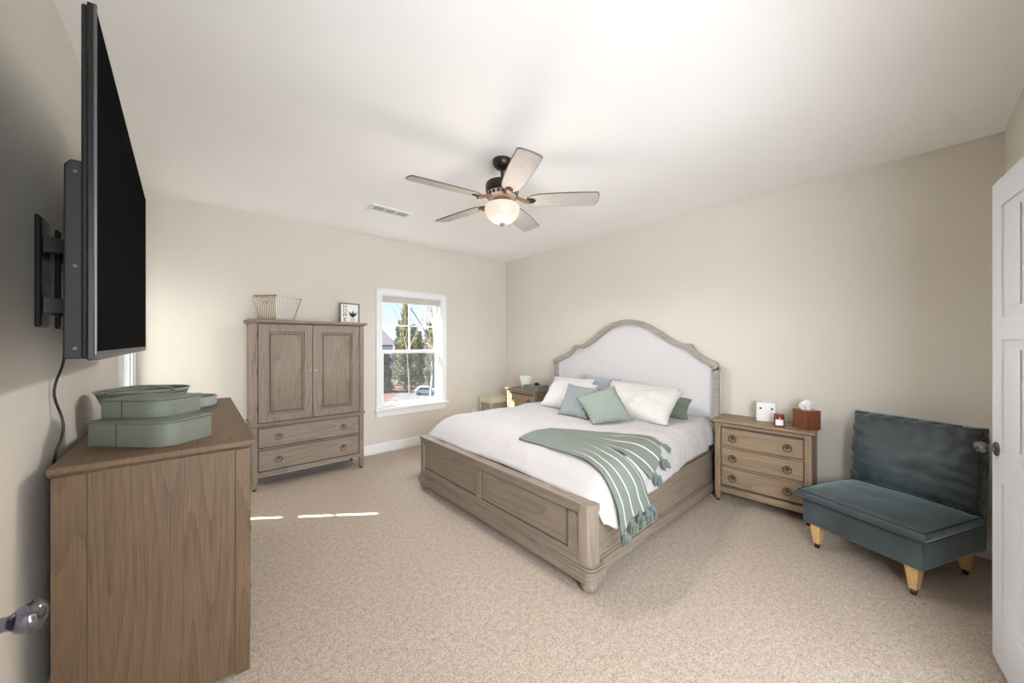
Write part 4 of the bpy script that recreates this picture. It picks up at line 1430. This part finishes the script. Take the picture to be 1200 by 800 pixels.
for k in range(5):
    a = math.radians(27 + 72 * k)
    Rz = Matrix.Rotation(a, 4, 'Z')
    Rp = Matrix.Translation((0, 0, -0.300)) @ Matrix.Rotation(math.radians(-13), 4, 'X')
    # blade outline in xy, local x outwards
    L_, w0, w1 = 0.505, 0.058, 0.074
    out = []
    for s_ in range(13):
        u = s_ / 12
        w_ = (w0 * (1 - u) + w1 * u) * (1 - 0.55 * max(0, 1 - u / 0.14) ** 2) + 0.010 * math.sin(PI * u)
        out.append((0.185 + L_ * u, w_))
    tip = [(0.185 + L_ + 0.018 * math.cos(q_), w1 * math.sin(q_) ) for q_ in [math.radians(d_) for d_ in (70, 45, 20, 0, -20, -45, -70)]]
    tip = [(x_, y_) for x_, y_ in tip]
    poly = out + tip + [(x_, -y_) for x_, y_ in out[::-1]]
    b = B().prism(poly, -0.004, 0.004)
    b.xf(Rz @ Rp)
    bl = b.build('fan_blade', m_blade, t)
    rim = [Rz @ Rp @ Vector((x_, y_, 0)) for x_, y_ in poly]
    B().tube(rim, 0.0045, 6, closed=True).build('blade_edge', m_blade_edge, bl)
    # dark edge band at the tip and bracket
    b = B()
    b.prism([(0.192, -0.030), (0.235, -0.024), (0.250, 0.0), (0.235, 0.024), (0.192, 0.030), (0.178, 0.0)], -0.010, -0.004)
    b.xf(Rz @ Rp)
    b.build('blade_bracket', m_bronze, bl)
    b = B()
    P_ = [Vector((0.095, 0, -0.272)), Vector((0.13, 0, -0.290)), Vector((0.165, 0, -0.306)), Vector((0.205, 0, -0.312))]
    b.tube([Rz @ p for p in P_], [0.015, 0.012, 0.014, 0.020], 8)
    b.build('blade_arm', m_copper, bl)
# the bowl throws its light downwards, a little leaks up past the blades
lamp('fan_lamp', 'SPOT', (FX, FY, ZC - 0.53), 34, (1.0, 0.95, 0.90), (0, 0, -1), shadow_soft_size=0.11, spot_size=math.radians(178), spot_blend=0.35)
lamp('fan_glow', 'POINT', (FX, FY, ZC - 0.55), 4, (1.0, 0.88, 0.76), shadow_soft_size=0.12)

# ------------------------------------------------------------------ outside the window
GZ = -2.6
m_ground = plain('driveway_concrete', srgb(92, 89, 86), 0.9, var=0.06, scale=0.8)
m_mulch = plain('red_clay', srgb(96, 64, 54), 0.95, var=0.15, scale=1.5)
m_lawn = plain('winter_lawn', srgb(92, 86, 66), 0.95, var=0.15, scale=2)
o = B().box(-120, 140, 4.9, 160, GZ - 0.2, GZ).build('trim_1', m_lawn, smooth=False)
o.name = 'ground'
struct(o, 'dry winter lawn outside the window', 'ground')
o = B().prism([(4, 10), (22, 10), (22, 27.5), (13.0, 28.5), (8.2, 21.5), (4, 18)], GZ, GZ + 0.02).build('driveway', m_ground, smooth=False)
struct(o, 'pale concrete driveway outside the window', 'driveway')
o = B().prism([(4, 18.2), (8.1, 21.7), (13.0, 28.7), (22, 27.8), (22, 36), (-2, 36), (-2, 18)], GZ, GZ + 0.012).build('clay_bank', m_mulch, smooth=False)
struct(o, 'reddish bare earth beyond the driveway', 'ground')

m_bark = plain('bark', srgb(150, 132, 112), 0.9, var=0.3, scale=6)
m_leaf = NT('conifer_leaf', 0.8)
_v = m_leaf.coord()
m_leaf.color(m_leaf.ramp(m_leaf.noise(_v, 3.5, 3), [(0.35, srgb(104, 114, 88)), (0.55, srgb(156, 156, 124)), (0.72, srgb(196, 186, 150))]))
m_leaf = m_leaf.m
m_leaf2 = NT('dark_conifer_leaf', 0.8)
_v = m_leaf2.coord()
m_leaf2.color(m_leaf2.ramp(m_leaf2.noise(_v, 3.5, 3), [(0.35, srgb(92, 108, 104)), (0.6, srgb(134, 146, 140)), (0.75, srgb(164, 168, 154))]))
m_leaf2 = m_leaf2.m

def conifer(label, x, y, h, r, mat, seed):
    rnd = random.Random(seed)
    t = thing('evergreen_tree', label, 'tree', (x, y, GZ), rnd.random() * 6, 'evergreens beyond the driveway')
    B().tube([(0, 0, 0), (0, 0, h * 0.5), (0, 0, h * 0.92)], [0.16, 0.1, 0.03], 8).build('trunk', m_bark, t)
    b = B()
    for k in range(2600):
        z = h * (0.04 + 0.95 * rnd.random() ** 1.15)
        u = z / h
        rr = r * (1 - u) ** 0.62 * (0.88 + 0.22 * math.sin(z * 5 + rnd.random()))
        a = rnd.random() * 2 * PI
        rad = rr * (0.55 + 0.45 * rnd.random())
        c = Vector((rad * math.cos(a), rad * math.sin(a), z))
        s_ = 0.11 + 0.09 * rnd.random()
        d1 = Vector((math.cos(a), math.sin(a), 0.5 * rnd.random() + 0.2)).normalized()
        d2 = Vector((-math.sin(a), math.cos(a), rnd.uniform(-0.5, 0.5))).normalized()
        vs = [b.bm.verts.new(c + d1 * s_ * 1.5), b.bm.verts.new(c + d2 * s_ * 0.55), b.bm.verts.new(c - d1 * s_), b.bm.verts.new(c - d2 * s_ * 0.55)]
        b.bm.faces.new(vs)
    b.build('foliage', mat, t, smooth=False)
def ray_xy(px, d):
    # plan position seen at a picture column and depth, used once to lay the planting out
    r = (px - 600) / 416.5 * d
    return d * 0.6629 + r * 0.7487, d * 0.7487 - r * 0.6629
specs = [(450, 29.0, 3.2, 0.80, 0), (469, 36.0, 6.3, 1.20, 1), (475, 31.0, 7.5, 1.00, 0), (485, 40.0, 6.1, 1.40, 1), (491, 33.5, 5.1, 1.00, 0), (503, 43.5, 6.5, 1.50, 1), (508, 30.0, 5.3, 0.90, 0), (519, 38.0, 9.0, 1.40, 1), (458, 45.0, 2.9, 1.50, 1), (526, 34.0, 7.1, 1.10, 1)]
labs = ['short pale evergreen at the left edge of the window view', 'grey-green evergreen left of the window centre', 'tallest pointed evergreen near the window centre', 'dark broad evergreen just right of the tallest one',
        'low yellowish evergreen in the middle of the row', 'dark evergreen behind the bare tree', 'pale bushy evergreen right of the bare tree', 'tall dark evergreen at the right of the window view', 'low dark evergreen below the neighbouring house', 'rightmost dark evergreen beside the window frame']
for k, (px, d, h_, r_, m_) in enumerate(specs):
    x, y = ray_xy(px, d)
    conifer(labs[k], x, y, h_, r_, (m_leaf, m_leaf2)[m_], k + 3)

def bare_tree(label, x, y, h, seed, lean=0.0):
    rnd = random.Random(seed)
    t = thing('bare_tree', label, 'tree', (x, y, GZ), 0, 'leafless trees outside the window')
    b = B()
    br = B()
    def grow(p, d, L0, r0, depth, tgt):
        pts = [p]
        rr = [r0]
        q = p.copy()
        for s_ in range(4):
            d = (d + Vector((rnd.uniform(-.16, .16), rnd.uniform(-.16, .16), rnd.uniform(-.02, .12)))).normalized()
            q = q + d * L0 / 4
            pts.append(q.copy())
            rr.append(r0 * (1 - 0.16 * (s_ + 1)))
        tgt.tube(pts, rr, 6 if depth > 2 else 4)
        if depth == 0:
            return
        n = 3 if depth > 1 else 4
        for k in range(n):
            f = rnd.uniform(0.4, 1.0)
            pp = pts[min(4, int(f * 4) + 1)] if k else pts[4]
            dd = (d + Vector((rnd.uniform(-.9, .9), rnd.uniform(-.9, .9), rnd.uniform(0.0, .5)))).normalized()
            grow(pp, dd, L0 * rnd.uniform(0.55, 0.78), r0 * 0.5, depth - 1, br)
    grow(Vector((0, 0, 0)), Vector((lean, 0, 1)), h * 0.42, 0.10, 4, b)
    b.build('trunk', plain('pale_bark', srgb(196, 184, 168), 0.9, var=0.2, scale=5) if seed == 5 else m_bark, t)
    br.build('branches', m_bark, t)
x, y = ray_xy(505, 24)
bare_tree('pale slender bare tree in the right half of the window', x, y, 8.5, 5, 0.02)
x, y = ray_xy(480, 28.5)
bare_tree('small bare tree left of the pale slender one', x, y, 8.0, 11)
x, y = ray_xy(516, 20)
bare_tree('bare tree at the right side of the window view', x, y, 9.5, 17)

# neighbouring house
hx, hy = ray_xy(447, 54)
t = thing('neighbour_house', 'white neighbouring house with dark gabled roof beyond the trees', 'house', (hx, hy, GZ), math.radians(18))
m_sid = plain('house_siding', srgb(215, 220, 228), 0.8)
m_roof = plain('house_roof', srgb(120, 108, 112), 0.9, var=0.2, scale=4)
B().box(-9, 2.2, 0, 7, 0, 3.6).build('wall', m_sid, t)
B().prism([(-0.5, 3.5), (3.5, 6.2), (7.5, 3.5), (7.5, 3.7), (3.5, 6.5), (-0.5, 3.7)], -9.5, 2.7, 'x').build('roof', m_roof, t, smooth=False)
B().prism([(0.0, 3.5), (3.5, 6.15), (7.0, 3.5)], -8.9, 2.2, 'x').build('gable', m_sid, t, smooth=False)
for x in (-6.5, -3.8, -1.2):
    f = B().box(x, x + 1.0, -0.06, 0.02, 1.4, 2.7).build('window', m_trim, t)
    B().box(x + 0.1, x + 0.9, -0.08, -0.05, 1.5, 2.6).build('pane', m_screen, f)

cx_, cy_ = ray_xy(495, 31.5)
cx_, cy_ = ray_xy(499, 27.6)
t = thing('parked_car', 'pale blue parked car at the far edge of the driveway', 'car', (cx_, cy_, GZ), math.radians(-28))
t.scale = (0.75, 0.75, 0.55)
m_car = plain('car_paint', srgb(176, 200, 214), 0.3)
B().prism([(-1.05, 0.25), (1.05, 0.25), (1.08, 0.55), (1.0, 0.75), (0.55, 0.80), (0.30, 1.15), (-0.60, 1.18), (-0.95, 0.82), (-1.08, 0.7)], -0.6, 0.6, 'y').build('body', m_car, t, bevel=0.05)
B().prism([(0.48, 0.80), (0.27, 1.10), (-0.57, 1.13), (-0.85, 0.82)], -0.615, 0.615, 'y').build('windows', m_screen, t)
for x in (-0.68, 0.68):
    for y in (-0.56, 0.56):
        B().lathe([(0, -0.08), (0.22, -0.08), (0.24, 0), (0.22, 0.08), (0, 0.08)], 18, Matrix.Translation((x, y, 0.24)) @ Matrix.Rotation(PI / 2, 4, 'X')).build('wheel', m_caster, t)
